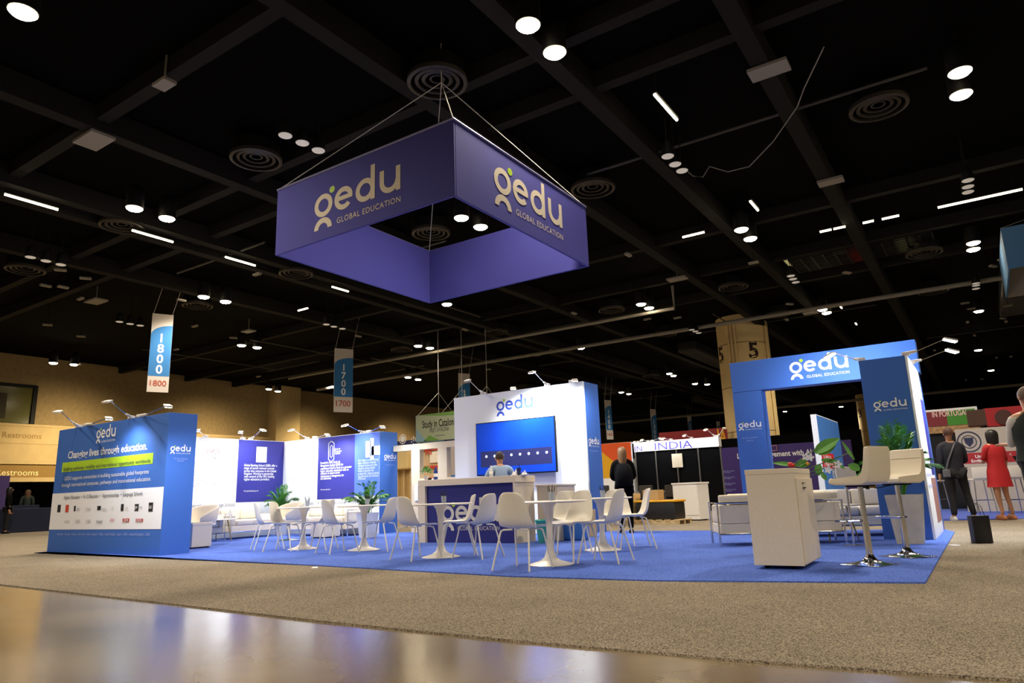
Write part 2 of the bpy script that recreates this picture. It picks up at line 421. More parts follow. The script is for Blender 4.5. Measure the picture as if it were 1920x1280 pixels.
for a, b, t in DF:
    p = hit(a, b, 'z', 8.3)
    d0 = d0 or diffuser(); o = d0 if a == 820 else dup(d0)
    o.location = p; o['label'] = 'round ringed ceiling air diffuser '+t

# ------------------------------------------------------------------ hall lamps and added fill lights
def high_bay(lit):
    t = thing('high_bay_lamp', 'x', 'lamp', group='lit high bay lamps' if lit else 'unlit disc lamps')
    if lit:
        hs_ = MB().lathe([(.2, 0), (.21, .02), (.2, .5), (.08, .6)], seg=20).done('housing', BLACK, t, True)
        MB().lathe([(.19, -.012), (.15, -.05), (.02, -.06)], seg=20).done('lamp_lens', LAMP, hs_, True)
    else:
        hs_ = MB().lathe([(.13, .01), (.14, .03), (.1, .3), (.03, .35)], seg=20).done('housing', BLACK, t, True)
        MB().lathe([(.13, 0), (.12, -.012), (.01, -.012)], seg=20).done('lamp_lens', LAMPDIM, hs_, True)
    MB().tube([(0, 0, .3), (0, 0, .85 if lit else 1.2)], .012, 6).done('rod', BEAM, t)
    return t
LIT = [(43, 22, 'far top left corner, alone', 1), (990, 47, 'upper of the big pair at top centre', 1), (1040, 98, 'lower of the big pair at top centre', 1), (1800, 135, 'upper of the big pair at top right', 1), (1802, 177, 'lower of the big pair at top right', 1),
 (252, 390, 'left of the pair beside the far left diffuser', 1), (313, 409, 'right of the pair beside the far left diffuser', 1), (865, 408, 'left of the pair seen through the hanging sign', 1), (901, 425, 'right of the pair seen through the hanging sign', 1),
 (1390, 430, 'upper of the pair above the big column', 1), (1407, 447, 'lower of the pair above the big column', 0), (382, 556, 'left of the pair right of the 1800 banner', 1), (423, 565, 'right of the pair right of the 1800 banner', 0),
 (838, 570, 'just under the far corner of the hanging sign', 1), (1202, 570, 'left of the pair above the long pipe', 1), (1217, 577, 'right of the pair above the long pipe', 0), (1542, 580, 'upper of the pair over the arch', 1), (1550, 586, 'lower of the pair over the arch', 0),
 (1825, 455, 'upper of the pair left of the blue box sign', 0), (1825, 467, 'lower of the pair left of the blue box sign', 0), (453, 647, 'left of the pair under the small bright panel', 1), (482, 651, 'right of the pair under the small bright panel', 0),
 (784, 648, 'left of the pair over the 1600 banner', 1), (806, 652, 'right of the pair over the 1600 banner', 0), (1089, 652, 'over the right end of the television wall', 1), (1255, 700, 'left of the small pair left of the column', 0), (1263, 704, 'right of the small pair left of the column', 0),
 (1303, 719, 'left of the tiny pair behind the column', 0), (1326, 720, 'single star like lamp left of the big column', 1), (1835, 583, 'right side, below the long pipe', 0), (1834, 656, 'right side, second below the long pipe', 1), (1858, 694, 'right side, third below the long pipe', 0), (1472, 771, 'tiny, seen inside the arch opening on the left', 0), (1577, 762, 'seen inside the arch opening beside column 3', 1),
 (765, 707, 'left of the pair in front of the truss posts', 0), (784, 711, 'right of the pair in front of the truss posts', 0), (1165, 735, 'left of the pair over the 1400 banner', 0), (1179, 738, 'right of the pair over the 1400 banner', 0), (100, 680, 'left can against the restroom wall top', 0), (139, 683, 'right can against the restroom wall top', 0), (504, 729, 'left can at the wall corner', 0), (521, 733, 'right can at the wall corner', 0)]
def spot(loc, power, name='hall_and_fill_light', col=(1, .87, .7), size=150, rad=.18, rot=None, blend=.6):
    l = bpy.data.lights.new(name, 'SPOT'); l.energy = power; l.color = col; l.spot_size = math.radians(size); l.spot_blend = blend
    l.shadow_soft_size = rad
    o = bpy.data.objects.new(name, l); COL.objects.link(o); o.location = loc
    if rot is not None: o.rotation_mode = 'QUATERNION'; o.rotation_quaternion = rot
    return o
HP = 1120
hb = high_bay(True)
for k, (a, b, t, s_) in enumerate(LIT):
    p = hit(a, b, 'z', 8.05); o = hb if k == 0 else dup(hb)
    o.location = p; o['label'] = 'lit round high bay lamp, '+t
    if s_: spot(p-V((0, 0, .12)), HP*(.5 if k in (1, 2) else 1))
for x, y in ((-4, -8), (2, -7), (-12, -9), (6, -1)):
    spot((x, y, 7), 1500)  # unseen lamps added behind the camera to brighten the faces towards it
for x, y in ((4, -3), (-8, -4), (-18, 2), (9, 6), (-24, 9), (-32, 14), (-34, 30), (14, 20), (12, 34), (-20, 40), (-33, 48), (0, 48), (22, 10)):
    spot((x, y, 8), HP)
for y in (10, 18, 26, 34, 44, 56):
    a = V((-1, 0, -.5)); spot((XW+4.5, y, 5.2), 1500, 'added_wall_wash', (1, .8, .48), 120, .2, a.to_track_quat('-Z', 'Y'), 1)  # unseen spots added to brighten the left wall
ob = high_bay(False); first = True
for g, tri in (('upper left of the hanging sign', ((535, 254), (567, 268), (597, 282))), ('right of the hanging sign', ((1252, 293), (1266, 308), (1279, 320))), ('below the right twin lamps', ((1815, 338), (1815, 350), (1815, 360))),
   ('at the far left', ((57, 482), (86, 489), (114, 496))), ('above the 1800 banner', ((224, 603), (244, 607), (263, 610))), ('over the 1700 banner', ((612, 608), (626, 612), (642, 616))), ('left of the lit grille', ((1483, 517), (1487, 523), (1492, 529))),
   ('above the big column on the left', ((1297, 618), (1304, 621), (1310, 624))), ('right of the blue box sign', ((1830, 531), (1830, 535), (1830, 541)))):
    for (a, b), w_ in zip(tri, ('first', 'middle', 'last')):
        o = ob if first else dup(ob); first = False
        o.location = hit(a, b, 'z', 7.7); o['label'] = 'unlit disc lamp, %s of the three %s' % (w_, g)
# tube lamps
def tubelamp(a, b, L_, ax, label, z=8.2):
    p = hit(a, b, 'z', z); t = thing('tube_lamp', label, 'lamp', p, 0 if ax == 'x' else PI/2, 'fluorescent tube lamps')
    MB().box(-L_/2, L_/2, -.05, .05, .03, .09).done('tray', BLACK, t)
    for s_ in (-1, 1): MB().tube([(s_*L_*.4, 0, .08), (s_*L_*.4, 0, ZC-p.z)], .008, 5).done('rod', BEAM, t)
    MB().tube([(-L_/2+.02, 0, 0), (L_/2-.02, 0, 0)], .03, 8).done('tube', STRIP, t)
for q in ((60, 379, 1.2, 'y', 'bright tube lamp at the far left under the top corner lamp'), (287, 443, 1.2, 'y', 'tube lamp right of the far left diffuser'), (451, 490, 1.1, 'y', 'tube lamp left of the hanging sign lower corner'),
          (638, 542, .8, 'y', 'short tube lamp just under the hanging sign'), (568, 580, .6, 'x', 'short tube lamp over the 1700 banner'), (1249, 202, 1.2, 'y', 'tube lamp at upper right, tilted away from the hanging sign'),
          (1414, 386, .8, 'y', 'small tube lamp over the pair above the column'), (1300, 440, .7, 'x', 'small tube lamp left of the pair above the column'), (1577, 576, .4, 'y', 'tiny tube lamp right of the pair over the arch'), (1605, 607, .4, 'y', 'tiny tube lamp higher over the arch lettering')):
    tubelamp(*q)
for (a0, b0), (a1, b1), t in (((1755, 388), (1916, 357), 'longest at the right edge'), ((1536, 435), (1560, 430), 'first over the grille'), ((1562, 430), (1586, 424), 'second over the grille'), ((1617, 419), (1639, 413), 'third over the grille'), ((1652, 411), (1687, 404), 'fourth over the grille')):
    p, q = hit(a0, b0, 'z', 8.3), hit(a1, b1, 'z', 8.3); tubelamp((a0+a1)/2, (b0+b1)/2, (q-p).length, 'x', 'thin glowing line lamp on the ceiling, '+t, 8.3)
# ceiling grille, glowing panels stand in for the lit level above
gz = 8.55
P = [hit(a, b, 'z', gz) for a, b in ((1475, 415), (1735, 385), (1735, 480), (1500, 512))]
x0, x1, y0, y1 = min(P[0].x, P[3].x), P[1].x, P[3].y, P[0].y+4
t = thing('ceiling_grille', 'dark steel ceiling grille, glowing panels behind it standing in for the lit level above', 'grille', (x0, y0, gz))
m = MB()
for k in range(13): m.box((x1-x0)*k/12-.03, (x1-x0)*k/12+.03, 0, y1-y0, 0, .08)
for k in range(9): m.box(0, x1-x0, (y1-y0)*k/8-.04, (y1-y0)*k/8+.04, .02, .08)
m.done('lattice', BLACK, t)
dimp = mat('lit_panel_olive', '#5c5838', emit=2.2); redp = mat('lit_panel_red', '#d02818', emit=5); yel = mat('lit_panel_warm', '#f0e0a0', emit=3.5)
for (a0, b0, a1, b1), mm in (((1480, 478, 1500, 500), dimp), ((1515, 475, 1528, 500), dimp), ((1562, 462, 1585, 468), yel), ((1592, 455, 1612, 462), redp), ((1602, 462, 1612, 490), redp), ((1688, 436, 1704, 466), yel), ((1650, 452, 1672, 470), dimp), ((1540, 475, 1572, 500), dimp)):
    p, q = hit(a0, b1, 'z', gz+.15)-t.location, hit(a1, b0, 'z', gz+.15)-t.location
    MB().box(min(p.x, q.x), max(p.x, q.x), min(p.y, q.y), max(p.y, q.y), .15, .17).done('level_glow_panel', mm, t)
# access panels on beams
for a, b, s_, t in ((1442, 134, .35, 'on the beam over the arch, nearer'), (1558, 342, .3, 'on the beam over the arch, farther'), (176, 265, .4, 'at the upper left beam'), (308, 160, .2, 'small, on the upper left beam'), (180, 566, .4, 'left of the 1800 banner'), (1520, 588, .3, 'beside the pair over the arch'), (1270, 524, .35, 'left of the big column'), (466, 622, .3, 'above the 1700 banner')):
    p = hit(a, b, 'z', 8.28); tag(MB().box(-s_, s_, -s_*.6, s_*.6, 0, .06).box(-.012, .012, -.012, .012, .06, .07 if t[:2] in ('on', 'at') else ZC-8.28).done('junction_box', mat('box_cream', '#8a8478', .7)), 'pale flat junction box '+t, 'junction box', 'junction boxes').location = p
pts = [hit(a, b, 'z', 8) for a, b in ((1545, 88), (1508, 165), (1495, 200), (1450, 265), (1405, 312), (1365, 322), (1330, 312), (1318, 332), (1300, 330), (1290, 322))]
tag(MB().tube(pts, .012, 6).done('loose_cable', PIPE), 'loose pale cable sagging under the ceiling over the column', 'cable')

# ------------------------------------------------------------------ columns
def column(a, b, r_, label, num, ztop=ZC, cx=None):
    p = hit(a, b, 'z', ztop); cm = mat('column_cream', '#e0c58c', .7, noise=.03, nscale=3)
    t = thing('column', label, 'column', (p.x, p.y+r_, .012)); ztop -= .014
    MB().lathe([(r_, 0), (r_, ztop)], seg=40).done('shaft', cm, t, True)
    m = MB()
    for z in [k*2.1+1.2 for k in range(4)]: m.lathe([(r_+.006, z), (r_+.006, z+.03)], seg=40)
    m.done('seam', mat('seam_brown', '#6b5330', .8), t)
    for ang in (-97, 0):
        an = math.radians(ang); c = V((math.cos(an), math.sin(an), 0)); s_ = V((-c.y, c.x, 0)); m = MB()
        for o_ in (-.17, 0, .17): m.tube([c*(r_+.05)+s_*o_+V((0, 0, .1)), c*(r_+.05)+s_*o_+V((0, 0, ztop-.3))], .045, 8)
        m.done('pipe_run', cm, t)
    for ang in (-47, -135):
        an = math.radians(ang); c = V((math.cos(an), math.sin(an), 0)); me = text_mesh(num, .03)
        s_ = 1.05
        for v in me.vertices:
            x = (v.co.x-.3)*s_; an2 = an+x/r_; z = v.co.y*s_
            v.co = ((r_+.01)*math.cos(an2), (r_+.01)*math.sin(an2), ztop-2.15+z)
        me.materials.clear(); me.materials.append(mat('number_maroon', '#2a1210', .8)); o = bpy.data.objects.new('number', me); COL.objects.link(o); o.parent = t
    return t
column(1373, 590, 1.15, 'thick round cream column numbered 5 behind the arch', '5')
column(1625, 737, 1.15, 'farther round cream column numbered 3 seen through the arch', '3', ztop=ZC-.02)

# ================================================================== THE BOOTH
# ------------------------------------------------------------------ hanging sign
SX0, SX1, SY0, SY1, SZ0, SZ1 = -9.09, -5.37, 6.815, 10.65, 4.742, 5.876
hs = thing('hanging_sign', 'large square indigo fabric sign hung over the booth, white lettering on its sides', 'sign', ((SX0+SX1)/2, (SY0+SY1)/2, SZ0))
hx, hy, hh = (SX1-SX0)/2, (SY1-SY0)/2, SZ1-SZ0
for nm, (x0, x1, y0, y1) in (('front', (-hx, hx, -hy, -hy+.04)), ('back', (-hx, hx, hy-.04, hy)), ('left', (-hx, -hx+.04, -hy+.04, hy-.04)), ('right', (hx-.04, hx, -hy+.04, hy-.04))):
    MB().box(x0, x1, y0, y1, 0, hh, .008).done('fabric_side', SIGN, hs)
m = MB()
for z in (hh+.005,):
    m.tube([(-hx, -hy, z), (hx, -hy, z), (hx, hy, z), (-hx, hy, z), (-hx, -hy, z)], .02, 6)
m.done('top_rail', mat('sign_rail', '#9a9ac8', .4, .5), hs)
pf, pr_ = Plane('y', SY0, (1, 0, 0)), Plane('x', SX1, (0, 1, 0))
logo(pf, (590, 412), (752, 353), hs, m=mat('sign_cream_print', '#d8cdb8', .7), kz=.93)
logo(pr_, (927, 354), (1055, 429), hs, m=MATS['sign_cream_print'], kz=.93)
apex = hit(824, 150, 'y', (SY0+SY1)/2)
apex = V(((SX0+SX1)/2+.1, (SY0+SY1)/2, 8.1))
m = MB()
for x, y in ((-hx, -hy), (hx, -hy), (hx, hy), (-hx, hy)):
    m.tube([V((x, y, hh)), apex-hs.location], .008, 5)
m.tube([apex-hs.location, V((.1, 0, ZC-SZ0))], .008, 5)
m.done('hanging_cable', mat('cable_pale', '#b8b4a8', .5), hs)

# ------------------------------------------------------------------ arm lights
def armlight(base, head, lit, label, aim=None, power=110, group='display arm lights', ad=None):
    t = thing('arm_light', label, 'lamp', base, 0, group)
    h = V(head)-V(base); L_ = h.length; d = h/L_
    MB().box(-.05, .05, -.05, .05, -.005, .05, .01).tube([(0, 0, .03), d*(L_*.28)], [.028, .02], 8).done('clamp', WHITE, t)
    MB().tube([d*(L_*.25), d*(L_*.97)], .009, 6).done('arm', CHROME, t)
    hz = V((d.x, d.y, 0)); hz = hz.normalized() if hz.length > .01 else V((0, -1, 0))
    tl = V((0, 0, 1)).cross(hz); e = h+hz*.16-V((0, 0, .05)); n = (e-h).normalized().cross(tl).normalized()
    if n.z > 0: n = -n
    m = MB(); m.poly([h-tl*.05, h+tl*.05, e+tl*.06, e-tl*.06], -n, .025); head_ = m.done('lamp_head', WHITE, t)
    c = (h+e)/2
    m = MB(); m.poly([h-tl*.04+n*.001, h+tl*.04+n*.001, e+tl*.05+n*.001, e-tl*.05+n*.001], n, .006); m.done('lamp_lens', COOL if lit else COOLOFF, head_)
    if lit:
        a = V(aim)-(V(base)+c) if aim is not None else V((-hz.x*.45, -hz.y*.45, -1))
        spot(V(base)+c+n*.05, power, 'arm_light_beam', (.86, .92, 1), 125, .04, a.to_track_quat('-Z', 'Y'), .9)
    return t

# ------------------------------------------------------------------ left info wall
AX0, AX1, AY0, AY1 = -15.82, -11.758, 6.768, 7.3
lw = thing('info_wall', 'wide blue display wall with Changing lives headline, at the left front of the booth', 'display wall', ((AX0+AX1)/2, AY0, .024))
MB().box(AX0-lw.location.x, AX1-lw.location.x, 0, AY1-AY0, 0, 2.416, .004).done('wall_body', BLUE, lw)
pa = Plane('y', AY0, (1, 0, 0), .006); ps = Plane('x', AX1, (0, 1, 0), .006)
zz = lambda a, b: hit(a, b, 'y', AY0).z
zw0, zw1 = zz(200, 992), zz(200, 919)
xw1 = hit(304, 960, 'y', AY0).x
patch(pa, 'white_field', AX0+.002, xw1, zw0, zw1, PRINTWHITE, lw)
logo(pa, (181, 823), (217, 817), lw, kz=1.05)
text('Changing lives through education.', pa, (128, 858), (276, 844), PRINTWHITE, lw, 'headline', bold=.02, h=.145)
patch(pa, 'green_band', hit(117, 875, 'y', AY0).x, hit(287, 862, 'y', AY0).x, zz(202, 877), zz(202, 858), GREEN, lw)
text('Enabling pathways, mobility and international opportunity worldwide.', Plane('y', AY0, (1, 0, 0), .012), (120, 882), (284, 867), DARKTXT, lw, 'subheading', h=.075)
text('GEDU supports universities in building sustainable global footprints', pa, (121, 899), (279, 889), PRINTWHITE, lw, h=.075)
text('through international campuses, pathways and transnational education.', pa, (116, 911), (283, 903), PRINTWHITE, lw, h=.075)
pw = Plane('y', AY0, (1, 0, 0), .012)
text('Higher Education  \u2022  K-12 Education  \u2022  Apprenticeships  \u2022  Language Schools', pw, (121, 935), (268, 929), DARKTXT, lw, h=.07)
text('Australia - Canada - France - Germany - India - Ireland - Malta - Saudi Arabia - Spain - UAE - United Kingdom - USA', pa, (107, 1002), (281, 1005), PALEBLUE, lw, h=.05)
bk, rd, gy = mat('print_black', '#1c1c20', .6), mat('print_red2', '#c8442c', .6), mat('print_light_grey', '#a8a49c', .6)
def chip(u, v, wpx, hpx, m_, txt=None, tmat=None):
    a, b = hit(u, v+hpx/2, 'y', AY0), hit(u+wpx, v-hpx/2, 'y', AY0)
    if m_: patch(pw, 'partner_mark', a.x, b.x, a.z, b.z, m_, lw)
    if txt: 
        q = Plane('y', AY0, (1, 0, 0), .018); z = (a.z+b.z)/2-.03
        text(txt, q, tuple(V((a.x+.02, AY0, z))), tuple(V((b.x-.02, AY0, z))), tmat or PRINTWHITE, lw, 'partner_lettering', h=.055)
for q in ((108, 953, 7, 14, bk), (123, 953, 7, 14, rd), (139, 953, 4, 10, bk), (183, 952, 7, 8, bk), (227, 951, 6, 13, bk), (253, 951, 8, 13, bk, 'EP'), (279, 950, 9, 17, bk, 'GHE'),
          (230, 975, 13, 7, REDTXT, 'LSM'), (255, 975, 14, 6, REDTXT, 'LONDON')): chip(*q)
for q in ((144, 954, 8, 9, None, 'COLLEGE', bk), (161, 953, 12, 9, None, 'SCHILLER', gy), (191, 953, 11, 5, None, 'management', gy), (209, 952, 7, 16, None, 'O', gy), (235, 951, 8, 8, None, 'school', gy), (262, 950, 7, 8, None, 'north', bk),
          (121, 976, 12, 9, None, 'institute', gy), (141, 976, 12, 12, None, 'GBS', gy), (161, 976, 12, 12, None, 'GBS', gy), (181, 977, 14, 8, None, 'GlobalU', bk), (206, 974, 12, 9, None, 'APAC', rd)): chip(*q)
logo(ps, (319, 846), (357, 846), lw)
text('Our route to partnership', ps, (326, 861), (351, 861), PALEBLUE, lw, h=.03); text('starts here', ps, (332, 865), (345, 865), PALEBLUE, lw, h=.03)
def AL(u, v, hu, hv, y, lit, label, z=2.45, back=.3, fwd=.55, **k):
    b = hit(u, v, 'y', y+.05); b.z = z
    h = hit(hu, hv, 'y', y-fwd); armlight(b, h, lit, label, aim=(h.x, y, z-1.1), **k)
AL(148, 795, 113, 771, AY0, False, 'unlit arm light at the left end of the info wall')
AL(163, 793, 202, 783, AY0, True, 'arm light with a small glow, second from the left on the info wall', power=70)
AL(247, 779, 207, 752, AY0, False, 'unlit arm light raised to the left over the info wall')
AL(263, 777, 312, 760, AY0, True, 'lit arm light at the right end of the info wall', power=190)

# ------------------------------------------------------------------ back walls of the lounge
BX0, BY, BX1, BX2 = -15.74, 12.339, -12.169, -11.58
wa = thing('graphic_wall', 'white and indigo graphic wall with SCHILLER mark behind the white sofas', 'display wall', (BX0, 9.6, .024))
MB().box(-.15, 0, -2.2, BY-9.6, 0, 2.416).done('panel', PANELWHITE, wa)
qa = Plane('x', BX0, (0, 1, 0), .006); qa2 = Plane('x', BX0, (0, 1, 0), .012)
yb0, yb1 = hit(446, 860, 'x', BX0).y, hit(532, 860, 'x', BX0).y
zb0 = hit(490, 940, 'x', BX0).z
patch(qa, 'indigo_field', yb0, yb1-.005, zb0, 2.43, NAVY, wa)
mm = hit(490, 852, 'x', BX0); patch(qa2, 'white_square', mm.y-.16, mm.y+.16, mm.z-.2, mm.z+.2, PRINTWHITE, wa)
for k, s_ in enumerate(('Global Banking School (GBS) offer a', 'range of sector-relevant courses', 'across nine campuses in the United', 'Kingdom. Working in partnership', "with several of the UK's leading", 'higher education providers.')):
    n = len(s_)/35; text(s_, qa2, (457, 873.5+k*5.2), (457+62*n, 875+k*5.2), PRINTWHITE, wa, bold=.012, h=.06)
text('Visit globalbanking.ac.uk', qa2, (456, 921), (484, 921.5), PRINTWHITE, wa, h=.04)
text('SCHILLER', qa, (386, 850), (413, 850), REDTXT, wa, h=.1); text('UNIVERSITY', qa, (386, 855), (400, 855), GREYTXT, wa, h=.04)
m = MB(); 
for u in (403, 411): 
    c = hit(u, 842, 'x', BX0)-wa.location; m.tube([c+V((.008, -.05, .03)), c+V((.008, -.03, -.02)), c+V((.008, .03, -.02)), c+V((.008, .05, .03))], .006, 5)
c = hit(407, 855, 'x', BX0)-wa.location
m.tube([c+V((.008, .1*math.cos(t), .06*math.sin(t))) for t in [PI*k/6+PI for k in range(7)]], .006, 5)
m.done('crest', GREYTXT, wa)
for k, s_ in enumerate(('Offering dual degrees', 'accredited in both the US and', 'Europe through the Accrediting', 'Commission of Career Schools and', 'Colleges (ACCSC) Administration', 'students experience hands-on', 'learning in shared international', 'settings in the USA and across', 'Europe.')):
    n = len(s_)/32; text(s_, qa, (358, 870.5+k*5.2), (358+72*n, 871+k*5.2), GREYTXT, wa, h=.055)
text('Apprenticeships  \u2022  Language Schools', qa, (340, 952), (440, 949), GREYTXT, wa, h=.1)
wb = thing('graphic_wall', 'long graphic wall with indigo and blue fields ending in a blue logo side', 'display wall', (BX0, BY, .024))
MB().box(0, BX1-BX0, 0, .15, 0, 2.416).done('panel', PANELWHITE, wb)
YB2 = hit(745, 900, 'x', BX1).y
MB().box(.6, BX1-BX0, .15, YB2-BY, 0, 2.416).box(BX1-BX0-.01, BX1-BX0+.004, .004, .15, 0, 2.412).done('blue_end_block', BLUE, wb)
qb = Plane('y', BY, (1, 0, 0), .006); qb2 = Plane('y', BY, (1, 0, 0), .012); qc = Plane('x', BX1+.004, (0, 1, 0), .006)
X_ = lambda u: hit(u, 880, 'y', BY).x
zn = hit(630, 935, 'y', BY).z
patch(qb, 'indigo_field', X_(596), X_(665), zn, 2.43, NAVY, wb); patch(qb, 'blue_field', X_(665), BX1-.003, zn+.05, 2.43, mat('print_sky_blue', '#4a6cd8', .6), wb)
for k, s_ in enumerate(('Founded in 2004, \u00c9cole de', 'Management Appliqu\u00e9 (EMA) has', 'established itself in Paris as a premier', 'higher education institution with an', 'emphasis on expert career', 'development in management, law', 'and economics.')):
    n = len(s_)/39; text(s_, qb2, (601.5, 869+k*5), (601.5+57*n, 868+k*5), PRINTWHITE, wb, bold=.012, h=.06)
text('Visit ema.education', qb2, (601.5, 919), (620, 918), PRINTWHITE, wb, h=.035)
m = MB(); c = hit(622, 846, 'y', BY)-wb.location; hexa = [(-.1, .2), (0, .26), (.1, .2), (.1, -.2), (0, -.26), (-.1, -.2), (-.1, .2)]
m.tube([c+V((x, -.014, z)) for x, z in hexa], .01, 5); m.tube([c+V((x*.45, -.014, z*.6)) for x, z in hexa], .008, 5); m.done('crest', PRINTWHITE, wb)
for k, s_ in enumerate(('\u00c9cole de', 'Management', 'Appliqu\u00e9')): text(s_, qb2, (628.5, 843+k*4), (628.5+1.25*len(s_), 842.7+k*4), PRINTWHITE, wb, h=.045)
for k, s_ in enumerate(('MLA College is an award-winning', 'higher education institution', 'sea-based maritime and online', 'education, giving students', 'flexible programmes with', 'professionals. Distance learning', 'and delivered by the University', 'of Plymouth.')):
    n = len(s_)/31; text(s_, qb2, (672, 864.5+k*5), (672+38*n, 863.5+k*5), mat('print_soft_white', '#c8d4f4', .6), wb, h=.06)
m = MB(); 
for x, z, a, b in ((692, 838, .1, .25), (699, 836, .07, .32), (706, 842, .16, .14)):
    c = hit(x, z, 'y', BY)-wb.location; m.box(c.x-a, c.x+a*.8, -.016, -.012, c.z-b, c.z+b*.6)
m.done('college_mark', MATS['print_soft_white'], wb)
for k in range(7):
    text(('Higher Education courses in', 'the United Kingdom taught by', 'London teaching staff with', 'small classes and support', 'for students who work', 'and study in the capital', 'of England')[k], qb, (537, 870+k*5), (537+50*(.8+.2*(k % 2)), 869+k*5), mat('print_faint', '#c4c8dc', .6), wb, h=.05)
text('Higher Education  |  K-12  |  Apprenticeships  |  Language Schools', qb, (552, 947), (700, 942), GREYTXT, wb, h=.09)
logo(qc, (720, 859.5), (742, 860), wb)
text('Our route to partnership', qc, (723, 872), (739, 872.5), PALEBLUE, wb, h=.03)
def ALA(v0, u, v, hu, hv, lit, label, **k):
    b = hit(u, v, 'x', BX0-.05); b.z = 2.45; h = hit(hu, hv, 'x', BX0+.5); armlight(b, h, lit, label, aim=(BX0, h.y, 1.4), **k)
ALA(0, 455, 825, 452, 809, True, 'blazing arm light on the graphic wall with the SCHILLER mark', power=90)
ALA(0, 470, 822, 490, 805, True, 'arm light reaching right on the graphic wall with the SCHILLER mark', power=30)
ALA(0, 385, 824, 372, 806, True, 'arm light over the near end of the SCHILLER graphic wall, hidden by the info wall', power=60)
AL(576, 826, 550, 805, BY, True, 'first arm light from the left on the long graphic wall', power=75)
AL(590, 824, 612, 814, BY, True, 'bright second arm light on the long graphic wall', power=100)
AL(680, 814, 651, 796, BY, True, 'third arm light of the long graphic wall, reaching left', power=70)
AL(691, 813, 715, 799, BY, True, 'brightest arm light, over the blue logo side end', power=120)

# ------------------------------------------------------------------ television wall
WX0, WX1, WY, WY1, WZ = -10.04, -6.66, 12.588, 13.26, 3.05
tv = thing('television_wall', 'tall white wall with blue side and logo carrying the television', 'display wall', ((WX0+WX1)/2, WY, .024))
hw = (WX1-WX0)/2
MB().box(-hw, hw, 0, .06, 0, WZ-.024).done('front_panel', PANELWHITE, tv)
MB().box(-hw, hw, .06, WY1-WY, 0, WZ-.024).done('body', BLUE, tv)
pt = Plane('y', WY, (1, 0, 0), .006); pts_ = Plane('x', WX1, (0, 1, 0), .006)
logo(pt, (931.5, 770), (1000, 764), tv, m=mat('print_blue', '#2a48b0', .6), dot=GREEN)
logo(pts_, (1103.5, 833), (1123, 832), tv)
text('Our route to partnership', pts_, (1106, 846), (1121, 846), PALEBLUE, tv, h=.03)
TY = WY-.12
P = [hit(a, b, 'y', TY) for a, b in ((890, 794), (1039, 779), (1045, 886), (896, 891))]
tx0, tx1, tz0, tz1 = (P[0].x+P[3].x)/2, (P[1].x+P[2].x)/2, (P[2].z+P[3].z)/2, (P[0].z+P[1].z)/2
tl = thing('television', 'large flat television with a blue screen on the tall white wall', 'television', ((tx0+tx1)/2, TY, tz0))
ww, th = (tx1-tx0)/2, tz1-tz0
MB().box(-ww, ww, .0, .05, 0, th, .006).done('frame', BLACK, tl)
MB().box(-.3, .3, .05, .12, th*.3, th*.7).done('bracket', BLACK, tl)
scr = mat('screen_blue', '#123ba8', .15, emit=.3); nt = scr.node_tree; pb = nt.nodes['Principled BSDF']
tc = nt.nodes.new('ShaderNodeTexCoord'); nn = nt.nodes.new('ShaderNodeTexNoise'); nn.inputs['Scale'].default_value = 1.1
rr = nt.nodes.new('ShaderNodeValToRGB'); rr.color_ramp.elements[0].color = lin('#14289c'); rr.color_ramp.elements[1].color = lin('#1450c8')
nt.links.new(tc.outputs['Object'], nn.inputs['Vector']); nt.links.new(nn.outputs['Fac'], rr.inputs[0]); nt.links.new(rr.outputs[0], pb.inputs['Emission Color']); nt.links.new(rr.outputs[0], pb.inputs['Base Color'])
MB().box(-ww+.02, ww-.02, -.004, 0, .025, th-.02).done('screen', scr, tl); tl_ = bpy.data.objects['screen']
tp = Plane('y', TY-.004, (1, 0, 0), .002); tp2 = Plane('y', TY-.004, (1, 0, 0), .005)
patch(tp, 'menu_bar', tx0+.12, tx1-.1, tz0+.18, tz0+.52, mat('menu_dark', '#2a2c58', .3, emit=.25), tl_, th=.001, off=.0005)
ic = mat('icon_white', '#e8f0ff', emit=.9)
m = MB(); 
for k in range(8): m.lathe([(.028, 0), (.028, .004)], seg=12, m=Matrix.Translation((-ww+.28+k*(2*ww-.5)/7, -.008, .41)) @ Matrix.Rotation(PI/2, 4, 'X'))
m.done('menu_icons', ic, tl_)
for k, s_ in enumerate(('Settings', 'Join Meeting', 'Share', 'Invite', 'Calendar', 'Recent Devices', 'Start Presentation', 'More')):
    x = tx0+.28+k*(2*ww-.5)/7; text(s_, tp2, (x-.1, TY, tz0+.28), (x+.1, TY, tz0+.28), ic, tl_, 'menu_text', h=.035)
for u, v, hu, hv, lit, lb, pw_ in ((906, 735, 880, 713, False, 'unlit arm light at the left end of the television wall', 0), (963, 733, 962, 727, True, 'blazing arm light above the logo on the television wall', 210),
                             (1026, 722, 1001, 697, True, 'lit arm light raised left above the television wall', 150), (1072, 718, 1077, 712, True, 'blazing arm light at the right end of the television wall', 270)):
    AL(u, v, hu, hv, WY, lit, lb, z=WZ+.01, power=pw_, fwd=.6)

